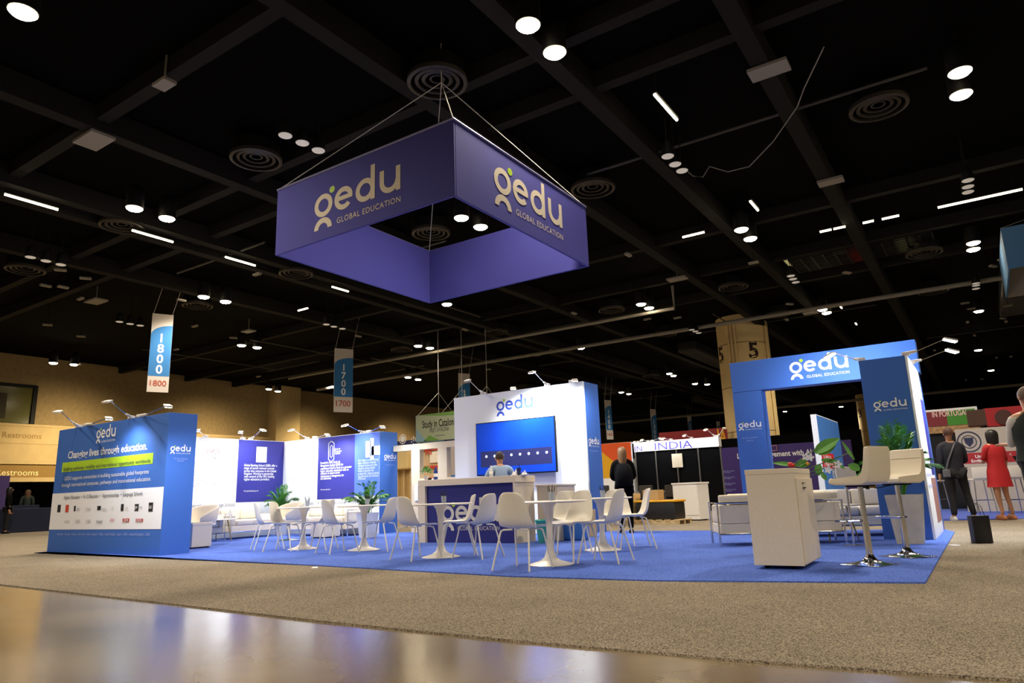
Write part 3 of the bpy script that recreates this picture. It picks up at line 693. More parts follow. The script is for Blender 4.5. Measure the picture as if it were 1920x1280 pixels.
# frame divider between the two walls
fx0, fx1 = BX1+.02, WX0-.02; FY = YB2-.16
X2 = lambda u: hit(u, 880, 'y', FY).x
zt_, zb_, zm = hit(760, 834, 'y', FY).z, .024, hit(790, 897, 'y', FY).z
fm = mat('frame_warm_white', '#d6c6aa', .55)
dv = thing('frame_divider', 'open warm white timber frame between the blue wall end and the television wall', 'divider', ((fx0+fx1)/2, FY, .024))
ox = dv.location.x; zt_ -= .024; zm -= .024
m = MB()
m.box(X2(771)-ox, X2(787)-ox, 0, .15, 0, zt_); m.box(X2(821)-ox, X2(838)-ox, 0, .15, 0, zt_); m.box(fx0-ox, fx1-ox, -.004, .154, zt_-.14, zt_+.004); m.box(X2(787)-ox, fx1-ox, .002, .149, zm-.12, zm)
m.box(X2(838)-ox, fx1-ox, .02, .12, 0, zm-.12); m.box(X2(787)-ox, X2(821)-ox, .02, .12, 0, zm-.12)
m.done('frame', fm, dv)
MB().box(X2(778)-ox, X2(785)-ox, -.03, 0, hit(780, 941, 'y', FY).z, hit(780, 909, 'y', FY).z, .01).done('light_strip', PRINTWHITE, dv)

# ------------------------------------------------------------------ counter
CX0, CX1, CY = -8.85, -6.68, 9.98; CH = 1.14
co = thing('reception_counter', 'warm white reception counter with indigo logo panel at the centre of the booth', 'counter', ((CX0+CX1)/2, CY, .024))
cw = (CX1-CX0)/2
cwht = mat('counter_warm_white', '#dccdb4', .5)
MB().box(-cw, cw+.02, -.0, .62, CH-.14, CH-.024, .005).done('worktop', cwht, co)
MB().box(-cw, -cw+.17, 0, .6, 0, CH-.14).done('side_panel', cwht, co)
MB().box(cw-.04, cw, 0, .6, 0, CH-.14).done('side_panel', cwht, co)
MB().box(-cw+.17, cw-.04, .06, .1, 0, CH-.14).done('front_panel', mat('counter_indigo', '#1c1c6c', .5), co)
MB().box(-cw+.17, cw-.04, .1, .55, .3, .32).done('shelf', cwht, co)
pc = Plane('y', CY+.06, (1, 0, 0), .006)
logo(pc, (829, 978), (937, 977), co, m=mat('counter_print', '#cfc8b8', .6))
sc_ = thing('side_cabinet', 'low pale cabinet beside the right end of the reception counter', 'cabinet', (CX1+.16, CY+.75, .024))
MB().box(-.12, .3, -.12, .5, 0, .92, .005).done('body', cwht, sc_); MB().box(-.14, .32, -.14, .52, .92, .95, .005).done('top', cwht, sc_)

# things on the counter
def bottle(label, p, cap=PRINTWHITE, body=None, h=.2, r_=.033):
    t = thing('water_bottle', label, 'bottle', p)
    MB().lathe([(r_, 0), (r_, h*.6), (r_*.85, h*.7), (r_*.4, h*.88), (r_*.4, h*.93)], seg=16).done('body', body or mat('clear_plastic', '#e8eef4', .1, alpha=.45), t, True)
    MB().lathe([(r_*.45, h*.93), (r_*.45, h)], seg=12).done('cap', cap, t)
    MB().lathe([(r_*1.02, h*.25), (r_*1.02, h*.5)], seg=16).done('label', PRINTWHITE, t)
q = hit(921, 888, 'y', CY+.3); bottle('clear water bottle standing on the reception counter left of the seated man', (q.x, q.y, CH+.001))
q = hit(973, 886, 'y', CY+.25)
cp = thing('navy_cup', 'dark navy cup on the reception counter beside the paper napkins', 'cup', (q.x, q.y, CH+.001))
MB().lathe([(.03, 0), (.04, .13), (.036, .13), (.028, .01)], seg=20).done('cup_body', mat('cup_navy', '#16245c', .3), cp, True)
MB().tube([(0, 0, .02), (.01, 0, .19)], .004, 6).done('straw', BLACK, cp)
for k, (dx, s_) in enumerate(((-.09, 1), (.1, .8))):
    m = MB(); bm = m.bm; n = 9; g = [[bm.verts.new((dx+(i-4)*.018*s_, (j-4)*.018, max(0, .09*s_*math.exp(-((i-4)**2+(j-4)**2)/7)*(1+.5*math.sin(i*2.1+j)))+.001*i)) for j in range(n)] for i in range(n)]
    for i in range(n-1):
        for j in range(n-1): bm.faces.new((g[i][j], g[i+1][j], g[i+1][j+1], g[i][j+1]))
    o = m.done('paper_napkin', PRINTWHITE); o.location = (q.x, q.y+.02, CH+.002); tag(o, 'crumpled white napkin %s of the navy cup on the counter' % ('left', 'right')[k], 'napkin', 'napkins on the counter')
q = hit(800, 893, 'y', CY+.35)
pp = thing('potted_plant', 'small leafy plant in a white pot on the left of the reception counter', 'plant', (q.x, q.y, CH+.001))
MB().lathe([(.035, 0), (.05, .09), (.045, .09), (.03, .02)], seg=18).done('pot', WHITE, pp, True)
m = MB()
for k in range(60):
    a = random.uniform(0, 2*PI); e = random.uniform(.1, 1.4); r_ = random.uniform(.07, .13); c = V((math.cos(a)*math.cos(e)*r_, math.sin(a)*math.cos(e)*r_, .12+math.sin(e)*r_))
    d = c-V((0, 0, .1)); d.normalize(); s_ = d.cross(V((0, 0, 1))).normalized()*.022
    m.poly([c-s_*.5, c+d*.02-s_, c+d*.055, c+d*.02+s_, c+s_*.5], d.cross(s_), .001)
m.done('foliage', mat('leaf_fresh', '#6ca04a', .5), pp)
q = hit(817, 894, 'y', CY+.3); bottle('blue bottle standing on the counter beside the small potted plant', (q.x, q.y, CH+.001), cap=mat('cap_blue', '#2a58b8', .4), body=mat('bottle_blue', '#1c3c8c', .3), h=.24, r_=.038)
q = hit(806, 896, 'y', CY+.2); o = MB().box(-.03, .03, -.02, .02, 0, .04, .004).done('card_box', BLACK); o.location = (q.x, q.y, CH+.001); tag(o, 'tiny black box between the plant and blue bottle on the counter', 'box')

# ------------------------------------------------------------------ entrance arch
GX0, GX1, GY, GZ1, GZ0 = -3.844, -.714, 13.324, 3.143, 2.574
TX0, TX1, TY0_, TZ = -1.377, -.739, 11.39, 2.592
ar = thing('entrance_arch', 'tall blue arch with gedu lettering across its beam at the right of the booth', 'arch', ((GX0+GX1)/2, GY, .024))
ax = ar.location.x
MB().box(GX0-ax, GX1-ax, 0, .3, GZ0-.024, GZ1-.024, .004).done('beam', BLUE, ar)
MB().box(GX0-ax, -3.307-ax, .0, .3, 0, GZ0-.03, .004).done('leg', BLUE, ar)
MB().box(TX0-ax, TX1-ax, 0, .3, 0, GZ0-.03, .004).done('leg', BLUE, ar)
pg = Plane('y', GY, (1, 0, 0), .006)
logo(pg, (1482, 702), (1592, 686.5), ar, kz=.95)
logo(pg, (1385.5, 803), (1428, 799), ar, kz=.95)
text('Our route to partnership', pg, (1392, 823), (1420, 820), PALEBLUE, ar, h=.03); text('starts here', pg, (1400, 827.5), (1413, 826), PALEBLUE, ar, h=.03)
sw = thing('side_wall', 'blue tower wall with gedu logo right of the bar stools, its outer side brightly lit', 'display wall', ((TX0+TX1)/2, TY0_, .024))
hw = (TX1-TX0)/2
MB().box(-hw, hw-.03, 0, GY-TY0_-.01, 0, TZ-.024, .004).done('wall_body', BLUE, sw)
MB().box(hw-.03, hw, .004, GY-TY0_-.01, .002, TZ-.028).done('printed_side', PANELWHITE, sw)
pw_ = Plane('y', TY0_, (1, 0, 0), .006)
logo(pw_, (1639, 766), (1701, 759.5), sw, kz=.95)
pz = Plane('x', TX1, (0, 1, 0), .004)
patch(pz, 'indigo_field', TY0_+1.3, GY-.05, .9, 2.1, NAVY, sw); patch(pz, 'photo_print', TY0_+.9, GY-.05, .2, .85, mat('print_pink_brown', '#a07068', .6), sw)
for k in range(9): text('Global pathways and campus partners in fourteen countries', pz, (TX1, TY0_+.15, 2.0-k*.16), (TX1, TY0_+1.2, 2.0-k*.16), PALEBLUE, sw, h=.06)
b = V((TX0+.03, TY0_+.15, TZ+.01)); armlight(b, hit(1565, 662, 'y', TY0_+.35), True, 'arm light on the tower wall reaching left in front of the arch lettering', aim=hit(1600, 700, 'y', GY), power=260)
b = V((TX1-.02, TY0_+.1, TZ+.01)); armlight(b, hit(1769, 636, 'y', TY0_+.3), True, 'upper arm light reaching right from the tower wall', aim=(TX1, TY0_+.7, 1.3), power=260)
b = V((TX1-.02, TY0_+1.0, TZ+.01)); armlight(b, hit(1774, 656, 'y', TY0_+1.3), True, 'lower arm light reaching right from the tower wall', aim=(TX1, TY0_+1.5, 1.3), power=260)

# ------------------------------------------------------------------ white shell chairs
def chair():
    t = thing('shell_chair', 'x', 'chair', group='white shell chairs around the cafe tables')
    prof = [(.235, .435, .20), (.20, .452, .215), (.10, .448, .225), (0, .438, .228), (-.10, .437, .228), (-.165, .452, .225), (-.205, .50, .218), (-.228, .57, .205), (-.245, .65, .19), (-.26, .73, .175), (-.272, .79, .155), (-.279, .825, .115)]
    bm = bmesh.new(); nx = 9; g = []
    for j, (y, z, hw_) in enumerate(prof):
        row = []
        for i in range(nx):
            s_ = (i-4)/4; x = s_*hw_
            seat = j <= 4; lift = abs(s_)**2.6
            if seat: yy, z2 = y-(.05*abs(s_)**4 if j == 0 else 0), z+.035*lift*(j/4 if j < 4 else 1)
            else: yy, z2 = y+.055*lift, z+(.01*lift if j < 9 else -.02*abs(s_)**4)
            row.append(bm.verts.new((x, yy, z2)))
        g.append(row)
    for a, b in zip(g, g[1:]):
        for i in range(nx-1): bm.faces.new((a[i], a[i+1], b[i+1], b[i]))
    me = bpy.data.meshes.new('shell'); bm.to_mesh(me); bm.free()
    for f in me.polygons: f.use_smooth = True
    o = bpy.data.objects.new('shell', me); COL.objects.link(o)
    md = o.modifiers.new('t', 'SOLIDIFY'); md.thickness = .012; md.offset = 0
    md = o.modifiers.new('s', 'SUBSURF'); md.levels = md.render_levels = 2
    o = to_mesh(o, 'shell', t, [SHELL])
    for f in o.data.polygons: f.use_smooth = True
    for sx in (-1, 1):
        for y0, y1 in ((.12, .235), (-.14, -.27)):
            MB().tube([(sx*.05, y0*.9, .425), (sx*.155, y0, .42), (sx*.175, y0+.02*(1 if y0 > 0 else -1), .41), (sx*.183, y0+.03*(1 if y0 > 0 else -1), .38), (sx*.235, y1, .0)], .0105, 8).done('leg', SHELL, t, True)
    return t
CH_ = [(503, 1029, 62, 'leftmost white chair, back to the camera, left of the first table'), (533, 1032, 98, 'second chair from the left, facing right at the first table'),
  (595, 1030, 280, 'chair right of the first table, half hidden behind another chair'), (634, 1036, 48, 'chair seen from behind in front of the second table, on its left'),
  (712, 1032, 288, 'chair facing left at the second table from its right side'), (782, 1048, 45, 'chair seen from behind left of the third table'),
  (857, 1040, 262, 'chair facing left right of the third table, in front of the logo panel'), (895, 1045, 305, 'chair turned away right of the third table, overlapping the logo panel'),
  (982, 1066, 32, 'largest nearest white chair, back to the camera left of the fourth table'), (1074, 1052, 228, 'broad light chair right of the fourth table showing its inside'),
  (1073, 1036, 176, 'chair mostly hidden behind the broad light chair at the fourth table'), (1134, 1053, 300, 'chair seen from behind at the right, between fourth and fifth tables'),
  (1160, 1022, 188, 'chair facing the camera behind the fifth table'), (1190, 1027, 270, 'rightmost white chair, in profile facing left')]
c0 = chair()
for k, (u, v, a, lb) in enumerate(CH_):
    o = c0 if k == 0 else dup(c0); p = hit(u, v, 'z', .024); o.location = p; o.rotation_euler = (0, 0, face(a)); o['label'] = lb

def tulip(r_=.45):
    t = thing('cafe_table', 'x', 'table', group='round white pedestal tables')
    MB().lathe([(r_-.03, .69), (r_, .701), (r_, .706), (r_-.01, .713)], seg=48).done('tabletop', WHITE, t, True)
    MB().lathe([(.26, 0), (.262, .006), (.2, .022), (.12, .045), (.07, .085), (.045, .16), (.036, .28), (.036, .42), (.045, .55), (.065, .64), (.1, .69)], seg=32).done('pedestal', SHELL, t, True)
    return t
TB = [(568, 1029, 'first'), (682, 1031, 'second'), (827, 1044, 'third'), (1033, 1058, 'fourth'), (1131, 1031, 'fifth')]
def pencup():
    t = thing('pen_cup', 'x', 'cup', group='glass pen cups on the tables')
    MB().lathe([(.03, 0), (.038, .1), (.035, .1), (.027, .008)], seg=20).done('glass', mat('clear_glass', '#b8c4dc', .08, alpha=.5), t, True)
    random.seed(3)
    for k in range(7):
        a = k*2*PI/7; MB().tube([(.012*math.cos(a), .012*math.sin(a), .012), (.045*math.cos(a), .045*math.sin(a), .135+.02*(k % 3))], .0045, 6).done('pen', mat('pen_dark', '#14161c', .4), t)
    return t
t0, k0 = tulip(), pencup()
for k, (u, v, n) in enumerate(TB):
    p = hit(u, v, 'z', .024); o = t0 if k == 0 else dup(t0); o.location = p; o['label'] = 'round white pedestal table, %s from the left' % n
    o = k0 if k == 0 else dup(k0); o.location = p+V((.02, .05, .714)); o['label'] = 'glass of dark pens on the %s white table from the left' % n

# ------------------------------------------------------------------ sofas
def sofa(name, w_, d_, loc, rz, label, m=LEATHER, seats=1, cat='sofa', group=None):
    t = thing(name, label, cat, loc, rz, group)       # faces +y
    hw_, hd = w_/2, d_/2; aw = .14
    MB().box(-hw_+.02, hw_-.02, -hd+.02, hd-.02, .16, .3, .015).done('seat_base', m, t)
    sw_ = (w_-2*aw-.04)/seats
    for k in range(seats):
        x = -hw_+aw+.02+k*sw_
        MB().box(x+.004, x+sw_-.004, -hd+.2, hd-.01, .302, .44, .035).done('seat_cushion', m, t, True)
        MB().box(x+.004, x+sw_-.004, -hd+.05, -hd+.2, .445, .7, .035).done('back_cushion', m, t, True)
    MB().box(-hw_+.03, hw_-.03, -hd+.012, -hd+.045, .302, .55, .008).done('back_panel', m, t)
    MB().box(-hw_+.03, hw_-.03, -hd+.012, -hd+.06, .575, .69, .02).done('top_roll', m, t, True)
    for s_ in (-1, 1):
        MB().box(min(s_*hw_-s_*.02, s_*(hw_-aw)), max(s_*hw_-s_*.02, s_*(hw_-aw)), -hd+.05, hd-.03, .302, .55, .025).done('armrest', m, t, True)
        MB().tube([(s_*hw_, -hd, .02), (s_*hw_, -hd, .58), (s_*hw_, hd, .58), (s_*hw_, hd, .02)], .013, 8).done('side_frame', CHROME, t, True)
        for y in (-hd, hd): MB().tube([(s_*hw_, y, 0), (s_*hw_, y, .16)], .017, 8).done('leg', CHROME, t)
    MB().tube([(-hw_, -hd, .58), (hw_, -hd, .58)], .013, 8).tube([(-hw_, -hd, .16), (hw_, -hd, .16), (hw_, hd, .16), (-hw_, hd, .16)], .013, 8).done('rear_frame', CHROME, t)
    return t
sofa('sofa', 1.5, .75, (BX0+.55, 9.3, .024), -PI/2, 'white leather sofa behind the small side table, left of the lounge', seats=2)
sofa('sofa', 1.25, .75, (BX0+.52, 10.85, .024), -PI/2, 'white leather sofa with chrome arm facing the camera, under the indigo field', seats=2)
sofa('sofa', 2.1, .75, (-13.35, BY-.5, .024), PI, 'long white leather sofa along the wall behind the first two tables', seats=3)
# right side seats
def seat_px(u0, u1, v): return (hit(u0, v, 'z', .024)+hit(u1, v, 'z', .024))/2
pA = hit(1374, 1022, 'z', .024)
a1 = sofa('armchair', .66, .66, (pA.x+.05, pA.y+.2, .024), face(6), 'cream leather armchair seen from behind, left of the white kiosk', CREAMLEATHER, cat='armchair', group='lounge armchairs on the right')
pB = hit(1530, 1016, 'z', .024)
sofa('armchair', .66, .66, (pB.x, pB.y, .024), face(12), 'cream leather armchair mostly hidden behind the white kiosk', CREAMLEATHER, cat='armchair', group='lounge armchairs on the right')
pC = hit(1618, 1004, 'z', .024)
sofa('sofa', 1.75, .75, (pC.x-.1, pC.y+.25, .024), face(195), 'white leather sofa facing the camera behind the bar stools', seats=2)
# tub chairs
def tub(loc, rz, label):
    t = thing('tub_chair', label, 'armchair', loc, rz, 'white tub chairs in the lounge')
    bm = bmesh.new(); g = []
    for j, (z, s_) in enumerate(((.36, .62), (.42, .85), (.5, .98), (.58, 1.03), (.66, 1.05))):
        row = []
        for i in range(17):
            a = math.radians(-55+i*290/16)+PI/2+math.radians(90+0)-math.radians(0); a = math.radians(125+ i*290/16)
            bl = abs(i-8)/8; zz_ = z if j < 2 else z+(.16*(1-bl**2))*(j-1)/3-.1*bl**3*(j-1)/3
            row.append(bm.verts.new((.33*s_*math.cos(a), .31*s_*math.sin(a), zz_)))
        g.append(row)
    for a, b in zip(g, g[1:]):
        for i in range(16): bm.faces.new((a[i], a[i+1], b[i+1], b[i]))
    me = bpy.data.meshes.new('tub'); bm.to_mesh(me); bm.free()
    o = bpy.data.objects.new('tub', me); COL.objects.link(o)
    md = o.modifiers.new('t', 'SOLIDIFY'); md.thickness = .035; md = o.modifiers.new('s', 'SUBSURF'); md.levels = 2; md.render_levels = 2
    o = to_mesh(o, 'tub_shell', t, [LEATHER])
    for f in o.data.polygons: f.use_smooth = True
    MB().lathe([(.22, .36), (.27, .4), (.27, .45), (.2, .475)], seg=28).done('seat', LEATHER, t, True)
    MB().tube([(0, 0, .03), (0, 0, .37)], .03, 12).done('post', CHROME, t)
    MB().lathe([(.24, 0), (.24, .012), (.05, .04)], seg=28).done('base', CHROME, t, True)
p = hit(376, 1021, 'z', .024); tub((p.x, p.y, .024), face(200), 'white tub chair partly hidden by the right end of the info wall')
p = hit(541, 1013, 'z', .024); tub((p.x, p.y, .024), face(215), 'white tub chair on a chrome base behind the first table')
# small side table left
def sidetable(p, w_, d_, h, rz, label, legm, n=3):
    t = thing('side_table', label, 'table', p, rz)
    MB().lathe([(1, h-.02), (1.02, h-.01), (1, h)], seg=32, sx=w_, sy=d_).done('tabletop', WHITE, t, True)
    for k in range(n):
        a = 2*PI*k/n+.5; MB().tube([(w_*.55*math.cos(a), d_*.55*math.sin(a), h-.02), (w_*.85*math.cos(a), d_*.85*math.sin(a), 0)], [.014, .009], 8).done('leg', legm, t)
brass = mat('brass', '#a8935c', .3, .9)
p = hit(407, 1014, 'z', .024); sidetable((p.x, p.y, .024), .42, .38, .48, 0, 'small white side table on three splayed metal legs in the lounge', brass)
o = MB().box(-.1, .1, -.14, .14, 0, .012).done('magazine', PRINTWHITE); o.location = (p.x-.05, p.y, .506); o.rotation_euler = (0, 0, .5); tag(o, 'white magazine lying on the small lounge side table', 'magazine')
bottle('small clear bottle standing on the right of the lounge side table', (p.x+.28, p.y+.1, .506), h=.22)
p = hit(1565, 1013, 'z', .024); sidetable((p.x, p.y, .024), .4, .36, .5, 0, 'small white side table with brass legs behind the kiosk', brass)
# white cube stools
def cube(p, s_, h, rz, label):
    t = thing('ottoman', label, 'ottoman', p, rz, 'white box ottomans')
    MB().box(-s_/2, s_/2, -s_/2, s_/2, .02, h, .012).done('body', LEATHER, t); MB().box(-s_/2-.005, s_/2+.005, -s_/2-.005, s_/2+.005, h-.06, h, .012).done('lid', LEATHER, t)
    MB().box(-s_/2+.03, s_/2-.03, -s_/2+.03, s_/2-.03, 0, .02).done('plinth', BLACK, t)
p = hit(352, 1028, 'z', .024); cube((p.x, p.y+.15, .024), .42, .48, 0, 'white box ottoman peeking out at the right end of the info wall')
p = hit(626, 1006, 'z', .024); cube((p.x, p.y-.25, .024), .46, .4, 0, 'white box ottoman in front of the sofa edge behind the second table')

# ------------------------------------------------------------------ palms
def palm(pos, h_pot, w_pot, R_, H_, label, potm, n=16, seed=1, leafm=LEAF, name='potted_palm'):
    random.seed(seed)
    t = thing(name, label, 'plant', pos)
    m = MB(); b_, t_ = w_pot*.36, w_pot*.5
    rings = [(b_, 0), (t_, h_pot), (t_-.02, h_pot), (t_-.04, h_pot-.05)]
    m.bm.faces.ensure_lookup_table(); R2 = []
    for r_, z in rings: R2.append([m.bm.verts.new((sx*r_, sy*r_, z)) for sx, sy in ((-1, -1), (1, -1), (1, 1), (-1, 1))])
    for a, b in zip(R2, R2[1:]):
        for k in range(4): m.bm.faces.new((a[k], a[(k+1) % 4], b[(k+1) % 4], b[k]))
    m.bm.faces.new(R2[0][::-1]); pot_ = m.done('planter', potm, t)
    MB().box(-t_+.03, t_-.03, -t_+.03, t_-.03, h_pot-.07, h_pot-.05).done('soil', mat('soil', '#2a2018', .9), pot_)
    for k in range(n):
        a = 2*PI*k/n+random.uniform(-.2, .2); lean = random.uniform(.12, 1)**.8; L_ = H_*random.uniform(.8, 1.1)
        d = V((math.cos(a), math.sin(a), 0)); P_ = []
        for i in range(13):
            s_ = i/12; P_.append(V((0, 0, h_pot-.05))+d*(R_*lean*s_**1.4)+V((0, 0, L_*(s_*(1.08-.3*lean)-.42*lean*s_**3))))
        m = MB(); m.tube(P_, [.006*(1-.8*i/12)+.001 for i in range(13)], 4)
        for i in range(3, 12):
            for q in (0, .25, .5, .75):
                c = P_[i].lerp(P_[i+1], q); tg = (P_[i+1]-P_[i]).normalized(); sd = tg.cross(V((0, 0, 1)))
                if sd.length < .05: sd = V((-d.y, d.x, 0))
                sd.normalize(); l_ = .3*R_*math.sin(PI*(i-2+q)/11)**.7+.04
                for s_ in (-1, 1):
                    o_ = (sd*s_*random.uniform(.6, .9)+tg*.8-V((0, 0, random.uniform(.05, .4)))).normalized(); wv = o_.cross(V((0, 0, 1))).normalized()*.012
                    e_ = c+o_*l_-V((0, 0, l_*.15)); md_ = c+o_*l_*.5
                    m.bm.faces.new([m.bm.verts.new(v) for v in (c, md_+wv, e_, md_-wv)])
        m.done('frond', leafm, t)
    return t
p = hit(532, 1002, 'z', .024); palm((-15.15, 11.85, .024), .5, .3, .5, .85, 'palm in the lounge corner behind the white tub chair', mat('planter_white', '#d8dce4', .5), n=18, seed=2)
p = hit(692, 1007, 'z', .024); palm((p.x, p.y-.05, .024), .52, .34, .6, .8, 'feathery palm in a white planter against the blue logo side of the wall', MATS['planter_white'], n=20, seed=5)
wp = mat('planter_whitewood', '#bdb8ac', .6, noise=.12, nscale=9)
p = hit(1707, 1019, 'z', .024); palm((p.x, p.y+.12, .024), .62, .42, .55, 1.0, 'palm in a whitewashed tapered planter behind the bar stools', wp, n=22, seed=9, leafm=LEAF)

# ------------------------------------------------------------------ kiosk and stools
KP = [hit(a, b, 'z', .04) for a, b in ((1415, 1063), (1511, 1064), (1547, 1048))]
kz = KP[0]; kd = (KP[1]-KP[0]); kw = kd.length; ka = .03
ks = thing('kiosk', 'tall white cabinet kiosk on hidden casters in front of the right lounge', 'cabinet', (kz.x, kz.y, .024), ka)
nrm = V((-kd.y, kd.x, 0)).normalized(); kdp = (KP[2]-KP[1]).length; KH = 1.0
zt_k = hit(1400, 881, 'y', kz.y).z
KH = zt_k-.024
kwm = mat('kiosk_white', '#ddd0b8', .5, noise=.03, nscale=30)
MB().box(0, kw, 0, kdp, .035, KH-.05, .003).done('cabinet_body', kwm, ks)
MB().box(-.003, kw+.003, -.003, kdp+.003, KH-.05, KH, .004).done('top', kwm, ks)
MB().box(kw, kw+.018, .02, kdp*.49, .05, KH-.1, .003).done('door', kwm, ks); MB().box(kw, kw+.018, kdp*.5, kdp-.02, .05, KH-.1, .003).done('door', kwm, ks); kdoor = [o for o in kids(ks) if o.name.startswith('door')][0]
MB().box(kw+.018, kw+.03, kdp*.3, kdp*.46, KH-.2, KH-.19).box(kw+.018, kw+.03, kdp*.3, kdp*.42, KH-.15, KH-.143).done('latch', BLACK, kdoor)
for x in (.1, kw-.12):
    for y in (.1, kdp-.1): MB().lathe([(.022, -.012), (.022, .012)], seg=14, m=Matrix.Translation((x, y, .018)) @ Matrix.Rotation(PI/2, 4, 'X')).done('caster', BLACK, ks)
def stool(u, v, a, label):
    p = hit(u, v, 'z', .024); t = thing('bar_stool', label, 'stool', p, face(a), 'cream bar stools')
    sh = .79
    MB().box(-.2, .2, -.2, .2, 0, .008, .003).done('base_plate', CHROME, t)
    m = MB(); R2 = []
    for r_, z, sg in ((.19, .009, 0), (.12, .022, 0), (.07, .045, 0), (.045, .075, 0), (.032, .1, 0)):
        R2.append([m.bm.verts.new((r_*math.cos(q)*(1+.25*(math.cos(2*q-PI)**2 if r_ > .1 else 0)), r_*math.sin(q)*(1+.2*(math.sin(2*q)**2 if r_ > .1 else 0)), z)) for q in [2*PI*k/24 for k in range(24)]])
    for q, w_ in zip(R2, R2[1:]):
        for k in range(24): m.bm.faces.new((q[k], q[(k+1) % 24], w_[(k+1) % 24], w_[k]))
    m.bm.faces.new(R2[0][::-1]); m.bm.faces.new(R2[-1]); m.done('base_bell', CHROME, t, True)
    MB().tube([(0, 0, .09), (0, 0, .4)], .032, 20).tube([(0, 0, .4), (0, 0, .405)], .036, 20).done('lower_post', CHROME, t, True)
    MB().tube([(0, 0, .4), (0, 0, sh-.03)], .026, 20).done('upper_post', CHROME, t, True)
    MB().tube([(-.0, .03, .42), (-.13, .1, .42), (-.15, .22, .42), (.15, .22, .42), (.13, .1, .42), (0, .03, .42)], .011, 8).done('footrest', CHROME, t, True)
    MB().box(-.1, .1, -.1, .1, sh-.035, sh-.02).tube([(.05, 0, sh-.03), (.2, .05, sh-.06), (.25, .05, sh-.06)], .006, 6).done('seat_plate', BLACK, t)
    # one padded band for seat and back
    prof = [(.22, sh+.03, .0), (.215, sh, 0), (.15, sh-.015, 0), (-.12, sh-.02, 0), (-.2, sh+.01, 0), (-.225, sh+.08, 0), (-.235, sh+.2, 0), (-.25, sh+.33, 0), (-.24, sh+.355, 0), (-.2, sh+.345, 0), (-.18, sh+.2, 0), (-.165, sh+.095, 0), (-.12, sh+.055, 0), (.15, sh+.055, 0), (.2, sh+.055, 0)]
    m = MB(); m.poly([(-.2, y, z) for y, z, _ in prof], (1, 0, 0), .4)
    es = [e for e in m.bm.edges if abs(e.verts[0].co.x-e.verts[1].co.x) < 1e-5]
    bmesh.ops.bevel(m.bm, geom=es, offset=.018, segments=3, affect='EDGES', profile=.6)
    pseat = m.done('padded_seat', CREAMLEATHER, t, True)
    m = MB()
    for z in (sh+.16, sh+.25): m.tube([(-.19, -.172-(z-sh-.1)*.1, z), (.19, -.172-(z-sh-.1)*.1, z)], .003, 5)
    m.done('stitching', mat('stitch', '#8c8068', .8), pseat)
stool(1633, 1058, 326, 'nearer cream bar stool seen from behind beside the white kiosk')
stool(1702, 1043, 246, 'farther cream bar stool facing left in front of the planter')
# flowers and laptop on far counter behind kiosk
PZ = hit(1545, 985, 'z', .024)
vt = thing('potted_plant', 'broad leaved plant with red and white flowers rising behind the white kiosk', 'plant', (-2.35, 8.9, .024))
MB().lathe([(.12, 0), (.16, .55), (.14, .55), (.1, .05)], seg=24).done('planter', mat('planter_dark', '#1c1c1c', .5), vt, True)
def leafp(m, base, tip, wd, up_):
    b_, t_ = V(base), V(tip); d = t_-b_; s_ = d.cross(V(up_)).normalized()*wd; n_ = s_.cross(d).normalized()
    L1, C, R1 = [], [], []
    for k in range(6):
        f = k/5; w_ = math.sin(PI*min(1, f*.9+.08))**.8*(1-.15*f); dr = n_*(-.12*d.length*f*f)
        c = b_+d*f+dr; C.append(m.bm.verts.new(c)); L1.append(m.bm.verts.new(c+s_*w_+n_*wd*.25*w_)); R1.append(m.bm.verts.new(c-s_*w_+n_*wd*.25*w_))
    for k in range(5):
        m.bm.faces.new((C[k], C[k+1], L1[k+1], L1[k])); m.bm.faces.new((C[k], R1[k], R1[k+1], C[k+1]))
vy = 8.9
def vp(u, v): return hit(u, v, 'y', vy)-vt.location
m = MB()
for u, v in ((1532, 840), (1518, 860), (1590, 850), (1545, 885), (1570, 870)): m.tube([V((0, 0, .5)), (V((0, 0, .5))+vp(u, v))/2+V((.02, 0, .15)), vp(u, v)], .006, 5)
m.done('stem', mat('stem_green', '#4a6a30', .6), vt)
for (a, b, wd) in (((1528, 848), (1572, 820), .075), ((1534, 850), (1566, 832), .07), ((1496, 872), (1447, 866), .03), ((1494, 874), (1516, 858), .035), ((1540, 862), (1578, 866), .03), ((1536, 870), (1534, 892), .05), ((1540, 886), (1550, 900), .03), ((1602, 862), (1578, 826), .022), ((1612, 880), (1590, 870), .05), ((1500, 875), (1520, 868), .03), ((1560, 862), (1584, 878), .03)):
    m = MB(); leafp(m, vp(*a), vp(*b), wd, (0, -1, .3)); m.done('leaf', LEAF, vt)
m = MB()
for u, v in ((1511, 856), (1519, 857), (1553, 880), (1571, 870)):
    c = vp(u, v)
    for k in range(5):
        a = k*2*PI/5; leafp(m, c, c+V((.05*math.cos(a), -.01, .05*math.sin(a))), .018, (0, -1, 0))
m.done('white_flowers', PRINTWHITE, vt)
m = MB(); c = vp(1482, 871); m.ball(c, .032); m.ball(c+V((.03, 0, -.01)), .025); m.done('red_flower', mat('flower_red', '#d0301c', .5), vt, True)
m = MB(); m.ball(vp(1514, 869), .02); m.done('orange_fruit', mat('fruit_orange', '#d8901c', .5), vt, True)
p = hit(1587, 906, 'y', 10.2)
t = thing('display_screen', 'white rectangular screen back left of the nearer bar stool', 'screen', (p.x, p.y, .024), face(0))
MB().box(-.12, .14, -.012, .012, p.z, p.z+.19, .004).done('screen_back', WHITE, t); MB().box(-.13, .15, -.03, .08, p.z-.02, p.z).done('keyboard', BLACK, t)
